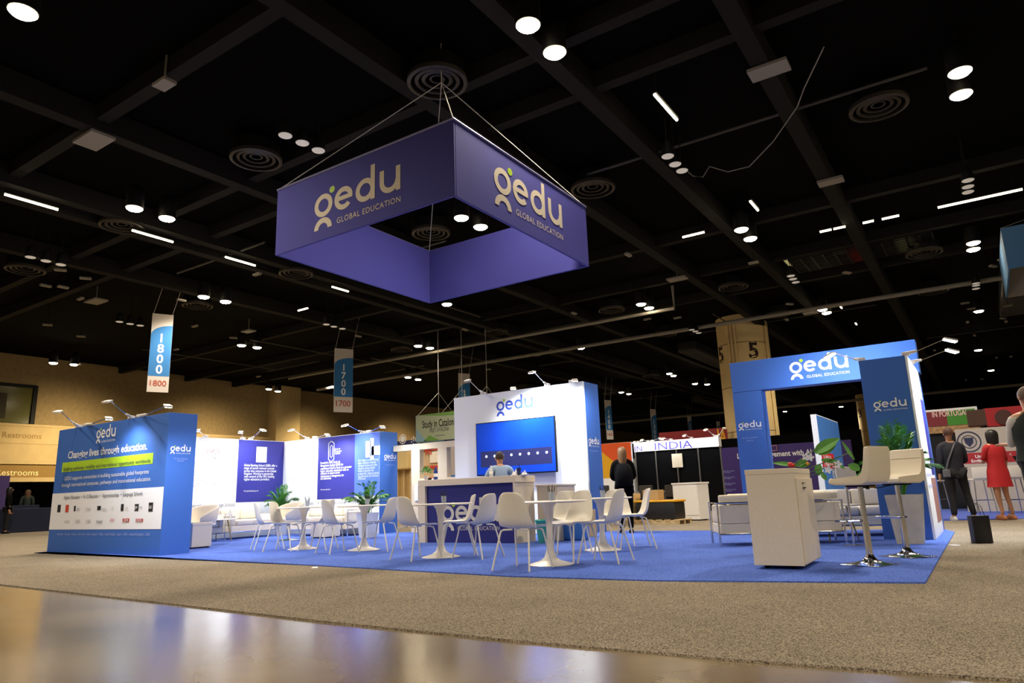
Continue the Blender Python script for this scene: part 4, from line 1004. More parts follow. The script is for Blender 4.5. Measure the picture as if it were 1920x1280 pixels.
MB().tube([(0, .02, 0), (0, .02, p.z-.02)], .015, 8).lathe([(.14, 0), (.14, .012)], c=(0, .02, 0)).done('stand', CHROME, t)

# ------------------------------------------------------------------ things by the counter
def bx(name, label, cat, c, s_, m, rz=0, group=None, bev=.005):
    o = MB().box(-s_[0]/2, s_[0]/2, -s_[1]/2, s_[1]/2, 0, s_[2], bev).done(name, m); o.location = c; o.rotation_euler = (0, 0, rz); return tag(o, label, cat, group)
p = hit(1013, 1018, 'z', .024)
t = thing('waste_bin', 'teal waste bin right of the reception counter', 'bin', (p.x+.02, p.y+.1, .024))
teal = mat('teal_plastic', '#3c9c94', .4)
MB().lathe([(.1, 0), (.14, .36), (.13, .36), (.09, .02)], seg=20).done('bin_body', teal, t, True)
MB().tube([(.145*math.cos(a), .145*math.sin(a), .36) for a in [2*PI*k/20 for k in range(21)]], .014, 6).done('liner_rim', mat('teal_bright', '#38b8a8', .3), t, True)
p = hit(1073, 1013, 'z', .024)
t = thing('cool_box', 'blue storage box on the carpet behind the fourth table', 'box', (p.x, p.y+.15, .024), .1)
MB().box(-.2, .2, -.14, .14, 0, .34, .03).done('box_body', mat('cool_blue', '#3470c0', .4), t, True); MB().box(-.21, .21, -.15, .15, .35, .42, .02).done('lid', mat('cool_lid', '#3f80d4', .4), t, True)
MB().tube([(-.15, 0, .41), (-.13, 0, .56), (-.02, 0, .6), (.02, 0, .56), (.04, 0, .41)], .008, 6).done('handle', PRINTWHITE, t)
p = hit(1032, 1013, 'z', .024)
t = thing('wooden_shelf', 'low light wood shelf crate between the bin and the blue box', 'shelf', (p.x, p.y+.9, .024))
m = MB(); m.box(-.28, .28, 0, .3, .45, .48); m.box(-.28, -.25, 0, .3, 0, .45); m.box(.25, .28, 0, .3, 0, .45); m.box(-.25, .25, 0, .3, .2, .22); m.box(-.25, .25, .28, .3, 0, .45); m.done('shelf_frame', WOOD, t)
for k, (u, v, s_) in enumerate(((590, 1064, .16), (1790, 1022, .13))):
    p = hit(u, v, 'z', .014); bx('paper_scrap', 'small white scrap of paper lying on the grey carpet, '+('near the first tables', 'right of the blue carpet corner')[k], 'paper', p, (s_, .07, .004), PRINTWHITE, face(90)+.2, bev=0)
p = hit(1842, 1018, 'z', .012)
t = thing('shopping_bag', 'black paper shopping bag standing on the grey carpet behind the man in the dark suit', 'bag', (p.x, p.y+.06, .012), face(8))
m = MB(); m.box(-.105, .105, -.06, .06, 0, .34, .003); bagb = m.done('bag_body', mat('bag_black', '#17151a', .5), t)
for y in (-.05, .05): MB().tube([(-.06, y, .33), (-.04, y*.6, .45), (0, y*.4, .5), (.04, y*.6, .45), (.06, y, .33)], .004, 5).done('handle', BLACK, bagb)

# ================================================================== BACKGROUND BOOTHS
def wallx(name, label, u0, u1, vt, vb, y, m, th=.1, zb=None, cat='display wall'):
    """upright board facing the camera side, standing on plane y, from photo pixels"""
    um = (u0+u1)/2; a, b = hit(u0, (vt+vb)/2, 'y', y).x, hit(u1, (vt+vb)/2, 'y', y).x
    z1 = hit(um, vt, 'y', y).z; z0 = .012 if zb is None else zb if zb > 0 else hit(um, vb, 'y', y).z
    t = thing(name, label, cat, ((a+b)/2, y, z0))
    MB().box(-(b-a)/2, (b-a)/2, 0, th, 0, z1-z0, .004).done('board', m, t)
    return t, (b-a)/2, z1-z0
# orange and yellow board
t, hw, hh_ = wallx('colour_wall', 'orange, yellow and cream display wall behind the woman with the backpack', 1122, 1188, 830, 985, 24, PANELWHITE)
pl = Plane('y', 24, (1, 0, 0), .006); cx = t.location.x
patch(pl, 'yellow_field', cx-hw+.003, cx+hw-.003, t.location.z+hh_*.5, t.location.z+hh_-.003, mat('print_yellow', '#e0a810', .6), t)
m = MB(); N = 14; pts = [V((hw-.003, -.008, hh_-.004)), V((-hw+.003, -.008, hh_-.004))]+[V((-hw+.003+(2*hw-.006)*(k/N), -.008, hh_*(.97-.33*math.sin(k/N*PI/2)))) for k in range(N+1)]
m.poly(pts, (0, -1, 0), .003); m.done('orange_field', mat('print_orange', '#dc5414', .6), t)
# india pavilion
t, hw, hh_ = wallx('pavilion', 'dark draped pavilion with glowing white header reading INDIA', 1188, 1348, 824, 842, 25, PANELWHITE, th=.3, zb=-1, cat='booth')
iz = t.location.z; t.location.z = .012
for c in kids(t): c.location.z += iz-.012
MB().box(-hw, hw*.98, .1, .16, 0, iz-.012).done('drape', DARKCLOTH, t)
for k in range(5): MB().tube([(-hw+k*hw/2+.02, .05, 0), (-hw+k*hw/2+.02, .05, iz)], .03, 8).done('post', mat('post_grey', '#6c6a66', .4, .6), t)
pl = Plane('y', 25, (1, 0, 0), .006); text('INDIA', pl, (1228, 842), (1298, 834), mat('print_violet', '#3c2ca8', .6), t, h=hh_*.8, zfix=iz+.02); text('IN', pl, (1190, 842), (1204, 841), MATS['print_violet'], t, h=hh_*.6, zfix=iz+.02)
for k, (u, v, hu, hv) in enumerate(((1196, 826, 1190, 828), (1215, 823, 1205, 824), (1222, 822, 1236, 821), (1258, 818, 1245, 821), (1296, 815, 1285, 815), (1340, 810, 1325, 804), (1346, 810, 1357, 802))):
    b = hit(u, v, 'y', 25.05); b.z = iz+hh_+.01; h = hit(hu, hv, 'y', 24.4); armlight(b, h, k != 6, 'arm light above the INDIA header, number %s from the left' % 'one two three four five six seven'.split()[k], aim=(h.x, 25, iz+.3), power=13, group='arm lights above the INDIA header')
q = hit(1263, 853, 'y', 24.7); t = thing('hanging_card', 'small cream card hanging under the INDIA header', 'sign', (q.x, 25.02, iz-.66)); MB().box(-.2, .2, -.01, .01, 0, .5).done('card', mat('card_cream', '#d8cdb4', .7), t); MB().box(-.005, .005, -.004, .004, .5, .65).done('cord', BLACK, t)
t, hw, hh_ = wallx('red_header', 'dark red header board with yellow IA letters behind the INDIA header', 1236, 1364, 806, 840, 33, mat('print_dark_red', '#8c1c20', .6), zb=-1, cat='sign')
rz_ = t.location.z; t.location.z = .012
for c in kids(t): c.location.z += rz_-.012
MB().tube([(hw*.8, .05, 0), (hw*.8, .05, rz_)], .04, 8).done('post', BLACK, t)
text('IA', Plane('y', 33, (1, 0, 0), .01), (1347.5, 834), (1364, 831), mat('print_gold', '#e8a818', .6), t, h=.75, bold=.02)
# purple wall
t, hw, hh_ = wallx('purple_wall', 'wide purple display wall reading engagement with AI, seen behind the arch', 1306, 1604, 833, 950, 29, mat('purple_print', '#37206e', .6))
pl = Plane('y', 29, (1, 0, 0), .006)
text('Level up engagement with AI', pl, (1383, 861), (1522, 850), PRINTWHITE, t, h=.21, bold=.02)
for k in range(4):
    for j, (L_, mm) in enumerate(((18, None), (37, None), (30, None))):
        text('Student insights'[:int(L_*.5)]+' for teams'*(j > 0), pl, (1340+k, 882+k*11.5+j*2.6), (1340+k+L_, 881+k*11.5+j*2.6), PALEBLUE if j else mat('print_peach', '#c08878', .6), t, h=.055)
ringm = MB(); c = hit(1327, 848, 'y', 29)-t.location
ringm.tube([c+V((.13*math.cos(a), -.02, .13*math.sin(a))) for a in [2*PI*k/6 for k in range(7)]], .015, 5).done('emblem', PRINTWHITE, t)
text('EDU', pl, (1331, 847), (1336, 846.5), PRINTWHITE, t, h=.08); text('CHAIN', pl, (1331, 850.5), (1342, 850), PRINTWHITE, t, h=.1)
a = MB(); c = hit(1452, 840, 'y', 29)-t.location
a.tube([c+V((x, -.02, z)) for x, z in ((-.1, -.1), (.1, -.1), (.1, .1), (-.1, .1), (-.1, -.1))], .015, 5).done('emblem', MATS['print_peach'], t)
struct(MB().box(hit(1190, 850, 'y', 31).x, hit(1620, 850, 'y', 31).x, 31, 31.1, 0, 2.9).done('wall_drape', DARKCLOTH))
# blue banner wall with white edge
y0 = 15.4; A, B = hit(1519, 777, 'y', y0), hit(1530, 777, 'y', y0); x1_ = B.x; zt2 = A.z
y1_ = hit(1572, 800, 'x', x1_).y
t = thing('banner_wall', 'slim blue graphic wall with white edge and red square, seen through the arch', 'display wall', (x1_, y0, .012))
MB().box(A.x-x1_, 0, 0, y1_-y0, 0, zt2-.012, .004).done('board', PANELWHITE, t)
pl = Plane('x', x1_, (0, 1, 0), .006)
patch(pl, 'blue_field', y0+.01, y1_-.01, .05, zt2-.02, mat('print_mid_blue', '#3a78c8', .6), t)
p2 = Plane('x', x1_, (0, 1, 0), .012); q0, q1 = hit(1543, 876, 'x', x1_), hit(1562, 851, 'x', x1_)
patch(p2, 'red_square', q0.y, q1.y, q0.z, q1.z, mat('print_red_bright', '#d8141c', .6), t)
text('NOVA', Plane('x', x1_, (0, 1, 0), .018), (1545, 874), (1560, 873), PRINTWHITE, t, bold=.02)
for k in range(4): text(('Let', 'YOUR', 'FUTURE', 'BEGIN')[k], p2, (1561, 880+k*5), (1572, 880+k*5), PRINTWHITE, t, h=.14)
# white kiosk, tote, boxes and furniture on the aisle
p = hit(1292, 976, 'z', .012)
t = thing('kiosk', 'small white angled counter standing alone on the grey aisle', 'cabinet', (p.x, p.y+.3, .012), -.25)
MB().box(-.38, .38, -.25, .25, .03, .92, .004).done('cabinet_body', WHITE, t); MB().box(-.4, .4, -.27, .27, .92, .96, .004).done('top', WHITE, t); MB().box(.0, .36, -.262, -.25, .14, .86).done('door', WHITE, t)
MB().box(-.3, .3, -.2, .2, 0, .03).done('plinth', BLACK, t)
p = hit(1222, 983, 'z', .012)
pal = thing('pallet', 'flat wooden pallet under the black tote', 'pallet', (p.x, p.y+.3, .012), -.1)
m = MB()
for y in (-.3, 0, .3): m.box(-.75, .75, y-.04, y+.04, 0, .09)
for k in range(7): m.box(-.75+k*.23, -.62+k*.23, -.36, .36, .09, .11)
m.done('slats', WOOD, pal)
t = thing('storage_tote', 'black storage tote with yellow lid on the pallet', 'box', (p.x+.12, p.y+.3, .123), -.1)
MB().box(-.52, .52, -.28, .28, 0, .4, .03).done('tote_body', mat('tote_black', '#0c0b0a', .5), t, True); MB().box(-.55, .55, -.3, .3, .4, .45, .015).done('lid', mat('lid_yellow', '#d89c10', .5), t, True)
card = mat('cardboard', '#a98c5a', .8, noise=.08, nscale=5)
bx('cardboard_box', 'cardboard box with dark print on the yellow tote lid', 'box', (p.x-.05, p.y+.35, .575), (.42, .3, .24), card, -.1)
p2_ = hit(1196, 975, 'z', .123)
bx('cardboard_box', 'pale cardboard box on the pallet left of the tote, behind the woman', 'box', (p.x-.62, p.y+.3, .123), (.3, .4, .62), mat('cardboard_pale', '#c0ac7c', .8), -.1)
tb = hit(1240, 962, 'z', .012)
t = thing('folding_table', 'black topped table behind the tote in front of the dark drape', 'table', (tb.x-.1, tb.y, .012))
MB().box(-1.1, 1.1, -.3, .3, .72, .75).done('tabletop', PIPE, t)
for sx in (-1, 1):
    for sy in (-1, 1): MB().tube([(sx*1.0, sy*.25, 0), (sx*1.0, sy*.25, .72)], .018, 6).done('leg', CHROME, t)
def dchair(u, v, a, label):
    p = hit(u, v, 'z', .012); t = thing('padded_chair', label, 'chair', (p.x, p.y, .012), face(a), 'dark padded chairs at the folding table'); dm = mat('dark_fabric', '#2e2a26', .9)
    MB().box(-.22, .22, -.2, .22, .43, .49, .02).done('seat', dm, t, True)
    MB().box(-.22, .22, -.25, -.21, .55, .95, .02).done('backrest', dm, t, True)
    for sx in (-1, 1):
        MB().tube([(sx*.22, -.23, 0), (sx*.22, -.23, .8)], .012, 6).done('leg', CHROME, t); MB().tube([(sx*.22, .2, 0), (sx*.22, .2, .45)], .012, 6).done('leg', CHROME, t)
dchair(1210, 968, 350, 'dark padded chair at the folding table, left one behind the woman'); dchair(1262, 962, 10, 'dark padded chair right of the yellow lidded tote'); dchair(1150, 985, 60, 'dark padded chair left of the woman with the backpack')

# right hand booths
pm = mat('print_maroon', '#7c2430', .6); pgm = mat('print_leaf_green', '#3f8c28', .6)
t, hw, hh_ = wallx('portugal_sign', 'maroon and green header reading IN PORTUGAL on a white frame', 1733, 1835, 765, 797, 23, PRINTWHITE, th=.15, zb=-1, cat='sign')
pz_ = t.location.z; t.location.z = .012
for c in kids(t): c.location.z += pz_-.012
pl = Plane('y', 23, (1, 0, 0), .006); cx = t.location.x
MB().box(-hw, hw*.75, .06, .12, 0, pz_).done('drape', mat('drape_navy_black', '#15161e', .9), t)
patch(pl, 'maroon_field', cx-hw, cx-.1, pz_, pz_+hh_-.06, pm, t); patch(pl, 'green_field', cx-.1, cx+hw-.06, pz_, pz_+hh_-.06, pgm, t)
patch(pl, 'tile_border', cx-hw, cx+hw, pz_-.2, pz_-.01, mat('tile_tan', '#a8845c', .7, noise=.4, nscale=12), t)
text('IN PORTUGAL', Plane('y', 23, (1, 0, 0), .014), (1748.5, 783), (1816, 776), mat('print_pinkish', '#e8c8c0', .6), t, h=.15, bold=.02)
t, hw, hh_ = wallx('brown_panel', 'plain dark brown square panel hanging right of the PORTUGAL header', 1813, 1849, 768, 798, 21.5, mat('brown_board', '#452a20', .7), th=.5, zb=-1, cat='panel')
bz = t.location.z; t.location.z = .012
for c in kids(t): c.location.z += bz-.012
MB().tube([(hw*.8, .3, 0), (hw*.8, .3, bz)], .03, 8).done('post', BLACK, t)
t, hw, hh_ = wallx('portrait_sign', 'bright red header panel with a dark portrait shape behind the woman in red', 1846, 1935, 762, 797, 22.5, mat('print_red_panel', '#a81824', .6), zb=-1, cat='sign')
bz = t.location.z; t.location.z = .012
for c in kids(t): c.location.z += bz-.012
MB().tube([(hw*.7, .05, 0), (hw*.7, .05, bz)], .03, 8).done('post', BLACK, t)
c = hit(1882, 782, 'y', 22.48)-t.location; MB().lathe([(.2, 0), (.2, .01)], seg=24, m=Matrix.Translation(c) @ Matrix.Rotation(PI/2, 4, 'X')).done('portrait', mat('print_brown_dark', '#4a2420', .6), t)
t, hw, hh_ = wallx('university_banner', 'white cloth banner with round seal and red lettering behind the people on the right', 1800, 1935, 800, 935, 21, mat('banner_cloth', '#b4aca4', .8, bump=.4, nscale=3))
pl = Plane('y', 21, (1, 0, 0), .006); X3 = lambda u, v: hit(u, v, 'y', 21)
patch(pl, 'red_band', t.location.x-hw+.01, t.location.x+hw-.01, X3(1840, 868).z, X3(1840, 848).z, mat('print_crimson', '#a01824', .6), t)
p3 = Plane('y', 21, (1, 0, 0), .012)
text('Univ', p3, (1829, 859), (1847, 857), PRINTWHITE, t, bold=.02); text('English', p3, (1822, 867), (1846, 865), PRINTWHITE, t, bold=.02); text('C', p3, (1893, 853), (1897, 853), PRINTWHITE, t)
c = X3(1817, 828)-t.location
for r0, r1_, mm, dy in ((.23, .26, mat('seal_navy', '#1c2448', .6), 0), (.145, .165, MATS['seal_navy'], 0)):
    m = MB(); ring(m, (0, 0, 0), r0, r1_, 0, 360); m.bm.transform(Matrix.Translation(c+V((0, -.01, 0))) @ Matrix.Rotation(PI/2, 4, 'X')); m.done('seal', mm, t)
MB().poly([c+V((x, -.012, z)) for x, z in ((-.1, .1), (.1, .1), (.085, -.03), (0, -.12), (-.085, -.03))], (0, -1, 0), .004).done('seal_shield', MATS['seal_navy'], t)
pts = [V((p.x, p.y, .012)) for p in (hit(1745, 978, 'z', 0), hit(1990, 972, 'z', 0), hit(1990, 945, 'z', 0), hit(1740, 949, 'z', 0))]
tag(MB().poly(pts, (0, 0, 1), .01).done('booth_carpet', mat('violet_blue_carpet', '#5060b0', .95, spec=.1, noise=.1, nscale=60)), 'violet blue carpet under the people on the right', 'carpet')
def barstool_w(u, v, label, h=.75):
    p = hit(u, v, 'z', .022); t = thing('white_bar_stool', label, 'stool', (p.x, p.y, .022), face(random.uniform(0, 90)), 'white bar stools on the violet carpet')
    MB().box(-.18, .18, -.18, .18, h, h+.04, .015).done('seat', WHITE, t, True); MB().box(-.18, .18, -.2, -.17, h+.04, h+.3, .01).done('backrest', WHITE, t, True)
    for sx in (-1, 1):
        for sy in (-1, 1): MB().tube([(sx*.15, sy*.15, h), (sx*.2, sy*.2, 0)], .012, 6).done('leg', CHROME, t)
    MB().tube([(-.18, -.18, .3), (.18, -.18, .3), (.18, .18, .3), (-.18, .18, .3), (-.18, -.18, .3)], .009, 6).done('footrest', CHROME, t)
barstool_w(1846, 962, 'white bar stool between the man in the suit and the woman in red'); barstool_w(1905, 962, 'white bar stool right of the woman in red'); barstool_w(1760, 958, 'white bar stool half hidden behind the tower wall edge')
p = hit(1875, 955, 'z', .022); t = thing('bar_table', 'high white table behind the woman in red', 'table', (p.x, p.y+.5, .022))
MB().box(-.6, .6, -.3, .3, 1.0, 1.04).done('tabletop', WHITE, t)
for sx in (-1, 1):
    for sy in (-1, 1): MB().tube([(sx*.55, sy*.25, 0), (sx*.55, sy*.25, 1.0)], .02, 6).done('leg', CHROME, t)
# blue box sign, upper right
y_ = 24; A, B_ = hit(1876, 428, 'y', y_), hit(1884, 505, 'y', y_)
t = thing('hanging_box_sign', 'pale blue square box sign hanging at the upper right edge, cream inside', 'sign', (A.x, y_, B_.z))
bs = mat('box_sign_blue', '#4a78a8', .8); h_ = A.z-B_.z; L_ = 4.0
MB().box(0, L_, 0, .05, 0, h_).done('fabric_side', bs, t); MB().box(0, .05, .05, L_, 0, h_).done('fabric_side', bs, t)
MB().box(.05, L_, L_-.05, L_, 0, h_).done('fabric_side', mat('box_sign_cream', '#b8b0a0', .8), t); MB().box(L_-.05, L_, .05, L_-.05, 0, h_).done('fabric_side', bs, t)
m = MB()
for x, y in ((0, 0), (L_, 0), (0, L_), (L_, L_)): m.tube([(x, y, h_), (L_/2, L_/2, ZC-B_.z)], .01, 5)
m.done('hanging_cable', MATS['cable_pale'], t)

# left hand booths under the fascia
p = hit(50, 1000, 'z', .012); yl, yr = hit(-60, 998, 'x', p.x).y, hit(93, 994, 'x', p.x).y
a, b = hit(-40, 1002, 'z', .012), hit(94, 995, 'z', .012); d = (b-a); ang = math.atan2(d.y, d.x)
t = thing('draped_table', 'long table under a dark navy cloth at the far left edge', 'table', (a+b)/2, ang)
MB().box(-d.length/2, d.length/2, 0, .7, 0, .95, .03).done('table_cloth', NAVYCLOTH, t)
n_ = V((-d.y, d.x, 0)).normalized()
c = (a+b)/2+n_*3.2+d*.35
t = thing('draped_table', 'shorter navy draped table behind the long one, papers on top', 'table', c, ang); MB().box(-d.length*.22, d.length*.22, 0, .7, 0, 1.1, .03).done('table_cloth', NAVYCLOTH, t)
pb_ = n_*7
A = a+pb_; t = thing('photo_banner', 'purple banner with pictures behind the seated women at the far left', 'banner', A+d*.42, ang)
yy = 2.2
MB().box(-d.length*.55, d.length*.4, 0, .05, 0, 2.55).done('banner_cloth', mat('banner_purple', '#3c2c68', .8), t)
m = MB(); m.box(-d.length*.55, -d.length*.28, -.006, -.002, .3, 2.5); m.box(d.length*.0, d.length*.2, -.006, -.002, .3, 2.5); m.done('picture', mat('picture_print', '#a08870', .8, noise=.7, nscale=1.6), t)
text('Ameri', Plane('y', 0, (1, 0, 0), .012), (t.location.x, 0, 0), (t.location.x+1, 0, 0), PRINTWHITE, None).name = 'banner_script'
o = bpy.data.objects['banner_script']; o.data.transform(Matrix.Translation((-t.location.x, 0, 0))); o.parent = t; o.location = (-d.length*.2, 0, 1.9)

# hall beyond the frame divider
t, hw, hh_ = wallx('navy_header', 'navy header board with globe and stars behind the open frame', 742, 856, 822, 837, 26, mat('print_navy', '#20285c', .6), zb=-1, cat='sign')
nz = t.location.z; t.location.z = .012
for c in kids(t): c.location.z += nz-.012
for s_ in (-1, 1): MB().tube([(s_*hw*.95, .05, 0), (s_*hw*.95, .05, nz)], .05, 8).done('post', BLACK, t)
c = hit(755, 823, 'y', 25.97)-t.location
m = MB(); ring(m, (0, 0, 0), .2, .24, 0, 360); ring(m, (0, 0, 0), 0.001, .15, 0, 360); m.bm.transform(Matrix.Translation(c) @ Matrix.Rotation(PI/2, 4, 'X')); m.done('globe', PRINTWHITE, t)
m = MB(); c = hit(779, 825, 'y', 25.97)-t.location
for k in range(9):
    if k in (2,): continue
    disc(m, (.27*math.cos(2*PI*k/9), .2*math.sin(2*PI*k/9)), .035, 8)
m.bm.transform(Matrix.Translation(c) @ Matrix.Rotation(PI/2, 4, 'X')); m.done('star_ring', PRINTWHITE, t); text('250', Plane('y', 26, (1, 0, 0), .02), (774, 827), (784, 826), PRINTWHITE, t)
tanm = mat('tan_board', '#b89860', .7)
t, hw, hh_ = wallx('tan_booth', 'tan timber booth wall with cream curved header behind the open frame', 744, 812, 842, 985, 20, tanm)
MB().box(-hw, -hw*.1, -.3, 0, hh_*.72, hh_, .05).done('cream_header', mat('cream_header', '#e0c488', .6), t)
for k in range(4): MB().box(-hw+.1+k*.32, -hw+.16+k*.32, -.1, 0, 0, hh_*.7).done('timber_post', WOOD, t)
t, hw, hh_ = wallx('red_booth', 'booth with red rails and a white sign seen through the open frame', 786, 836, 840, 985, 18.4, mat('booth_cream', '#c8ac84', .7))
for k, (z0_, z1_) in enumerate(((.97, 1.0), (.72, .76), (.55, .6))): MB().box(-hw*.95, hw, -.06, 0, hh_*z0_, hh_*z1_).done('red_rail', mat('rail_red', '#c03824', .5), t)
MB().box(-hw*.1, hw, -.05, 0, hh_*.8, hh_*.95).done('sign_board', mat('board_white_warm', '#ece0cc', .5), t)
MB().box(-hw*.3, hw*.7, -.04, 0, hh_*.1, hh_*.53).done('blue_screen', mat('screen_grey_blue', '#3c4c6c', .4), t)
text('HI', Plane('y', 18.4, (1, 0, 0), .06), (800, 853), (811, 851), MATS['rail_red'], t, bold=.03)
t, hw, hh_ = wallx('travel_board', 'pale board with blue sea picture right of the open frame posts', 837, 856, 838, 985, 18.6, mat('board_pale', '#a8a09c', .7)); MB().box(-hw, hw, -.03, 0, hh_*.45, hh_*.62).done('sea_picture', mat('sea_print', '#2868b0', .6), t)
# Catalonia sign
y_ = 24; A, B_, C_ = hit(780, 779, 'y', y_), hit(780, 829, 'y', y_), hit(880, 800, 'y', y_)
t = thing('catalonia_sign', 'pale green hanging box sign reading Study in Catalonia, ENJOY CATALONIA', 'sign', (A.x, y_, B_.z))
cs = mat('catalonia_print', '#a8b49a', .8); h_ = A.z-B_.z; L_ = C_.x-A.x
MB().box(0, L_, 0, .05, 0, h_).done('front_side', cs, t)
MB().box(-.02, 0.0, 0, 3, 0, h_).done('left_side', mat('catalonia_blue', '#6c98a8', .8), t); MB().box(0, L_, 2.95, 3, 0, h_).done('back_side', cs, t)
pl = Plane('y', y_, (1, 0, 0), .006)
m = MB(); m.poly([V((.02, -.006, h_-.01)), V((L_, -.006, h_-.01)), V((L_, -.006, h_*.82)), V((L_*.5, -.006, h_*.9))], (0, -1, 0), .002); m.poly([V((L_*.15, -.006, .01)), V((L_*.45, -.006, .01)), V((L_*.26, -.006, h_*.22))], (0, -1, 0), .002); m.done('green_print', mat('print_grass', '#6ca048', .7), t)
m = MB(); m.poly([V((.01, -.006, .01)), V((L_*.2, -.006, .01)), V((.01, -.006, h_*.5))], (0, -1, 0), .002); m.done('blue_print', mat('print_soft_blue', '#88b0c8', .7), t)
text('Study in Catalonia', pl, (792, 798), (857, 800), bk, t, h=.33, bold=.015); text('ENJOY CATALONIA', pl, (806, 808), (842, 809), DARKTXT, t, h=.19); text('Government of Catalonia', pl, (816, 817), (834, 817), DARKTXT, t, h=.07)
for x in (.1, L_*.5, L_-.1): MB().tube([(x, 1.5, h_), (x, 1.5, ZC-B_.z)], .012, 5).tube([(x, .02, h_), (x, 1.5, h_+1.2), (x, 2.98, h_)], .01, 5).done('hanging_cable', MATS['cable_pale'], t)
# aisle banners
bblue = mat('banner_blue', '#2470b0', .7); bwht = mat('banner_white', '#c8c0b8', .7)
def aisle(u0, vt, vm, vb, num, label, dp, w_=.95):
    p = dist(u0, vt, dp); h1 = p.z-dist(u0, vm, dp).z; h2 = dist(u0, vm, dp).z-dist(u0, vb, dp).z
    rz = face(-32)
    t = thing('aisle_banner', label, 'banner', (p.x, p.y, p.z-h1), rz, 'numbered aisle banners')
    MB().box(-w_/2, w_/2, -.012, .012, 0, h1).done('banner_cloth', bwht, t)
    m = MB(); pts = [V((-w_/2+.004, -.014, .03)), V((w_/2-.004, -.014, .03)), V((w_/2-.004, -.014, h1*.82))]+[V((w_/2-.004-(w_-.008)*math.sin(k/8*PI/2), -.014, h1*(.66+.16*math.cos(k/8*PI/2)))) for k in range(1, 9)]
    m.poly(pts, (0, -1, 0), .004).done('blue_field', bblue, t)
    for k, ch in enumerate(num):
        me = text_mesh(ch, .02); xs = [v.co.x for v in me.vertices]; s_ = h1*.19
        me.transform(Matrix.Translation((0, -.02, h1*(.55-k*.165))) @ Matrix.Rotation(PI/2, 4, 'X') @ Matrix.Scale(s_, 4) @ Matrix.Translation((-(max(xs)+min(xs))/2, 0, 0)))
        me.materials.clear(); me.materials.append(PRINTWHITE); o = bpy.data.objects.new('digit', me); COL.objects.link(o); o.parent = t
    if vb > vm:
        MB().box(-w_*.5, w_*.5, -.03, -.02, -h2, 0.02).done('card', bwht, t)
        me = text_mesh(num, .01); xs = [v.co.x for v in me.vertices]; s_ = w_*.33
        me.transform(Matrix.Translation((0, -.036, -h2*.6)) @ Matrix.Rotation(PI/2, 4, 'X') @ Matrix.Scale(s_*1.3, 4) @ Matrix.Translation((-(max(xs)+min(xs))/2, 0, 0)))
        me.materials.clear(); me.materials.append(mat('number_red', '#b04838', .7)); o = bpy.data.objects.new('card_number', me); COL.objects.link(o); o.parent = t
    m = MB()
    for s_ in (-1, 1): m.tube([(s_*w_*.45, 0, h1), (s_*w_*.45+.3, 0, ZC-t.location.z)], .008, 5)
    m.done('hanging_cable', MATS['cable_pale'], t)
aisle(306, 589, 711, 740, '1800', 'blue aisle banner numbered 1800 hanging over the info wall', 25, .68)
aisle(645, 654, 748, 776, '1700', 'blue aisle banner numbered 1700 left of the television wall', 31, .85)
aisle(870, 700, 800, 800, '1600', 'blue aisle banner numbered 1600 partly hidden by the television wall', 38, .7)
aisle(1139, 750, 808, 825, '1400', 'blue aisle banner numbered 1400 right of the television wall', 50, .6)
aisle(1224, 767, 828, 828, '1300', 'blue aisle banner numbered 1300 over the INDIA header', 58, .6)
aisle(1292, 780, 826, 826, '1200', 'distant aisle banner numbered 1200 left of the big column', 66, .5)
aisle(1346, 790, 830, 830, '1100', 'farthest aisle banner numbered 1100 against the big column', 74, .5)

# ================================================================== PEOPLE
HAIRB = mat('hair_black', '#120c0a', .5); HAIRBR = mat('hair_brown', '#5a4028', .6); HAIRBL = mat('hair_blonde', '#6a4824', .6, noise=.2, nscale=40)
def base_nodes(k=1.0, sh=.19, hip=.1):
    N = dict(pelvis=((0, 0, .95), (.14, .1)), waist=((0, 0, 1.08), (.125, .09)), chest=((0, 0, 1.28), (.15, .105)), neckb=((0, 0, 1.45), (.07, .065)), neck=((0, .005, 1.5), .052), jaw=((0, .02, 1.56), (.062, .075)), head=((0, .01, 1.645), (.078, .096)), crown=((0, .0, 1.71), (.062, .075)))
    for s, n in ((-1, 'l'), (1, 'r')):
        N['si'+n] = ((s*.08, 0, 1.42), .06); N['sh'+n] = ((s*sh, 0, 1.4), .058); N['el'+n] = ((s*(sh+.04), -.02, 1.12), .043); N['wr'+n] = ((s*(sh+.05), .06, .88), .027); N['pa'+n] = ((s*(sh+.05), .09, .81), (.02, .034))
        N['hip'+n] = ((s*hip, 0, .9), .088); N['kn'+n] = ((s*hip, .01, .5), .058); N['an'+n] = ((s*hip, -.02, .09), .038); N['to'+n] = ((s*hip*1.1, .13, .035), .035)
    return {a: (tuple(c*k for c in p), tuple(c*k for c in r) if isinstance(r, tuple) else r*k) for a, (p, r) in N.items()}
TOR = [('pelvis', 'waist'), ('waist', 'chest'), ('chest', 'neckb')]
def ARM(n): return [('neckb', 'sh'+n), ('sh'+n, 'el'+n), ('el'+n, 'wr'+n)]
def LEG(n, to=True): return [('pelvis', 'hip'+n), ('hip'+n, 'kn'+n), ('kn'+n, 'an'+n)]+([('an'+n, 'to'+n)] if to else [])
HEAD = [('neckb', 'neck'), ('neck', 'jaw'), ('jaw', 'head'), ('head', 'crown')]
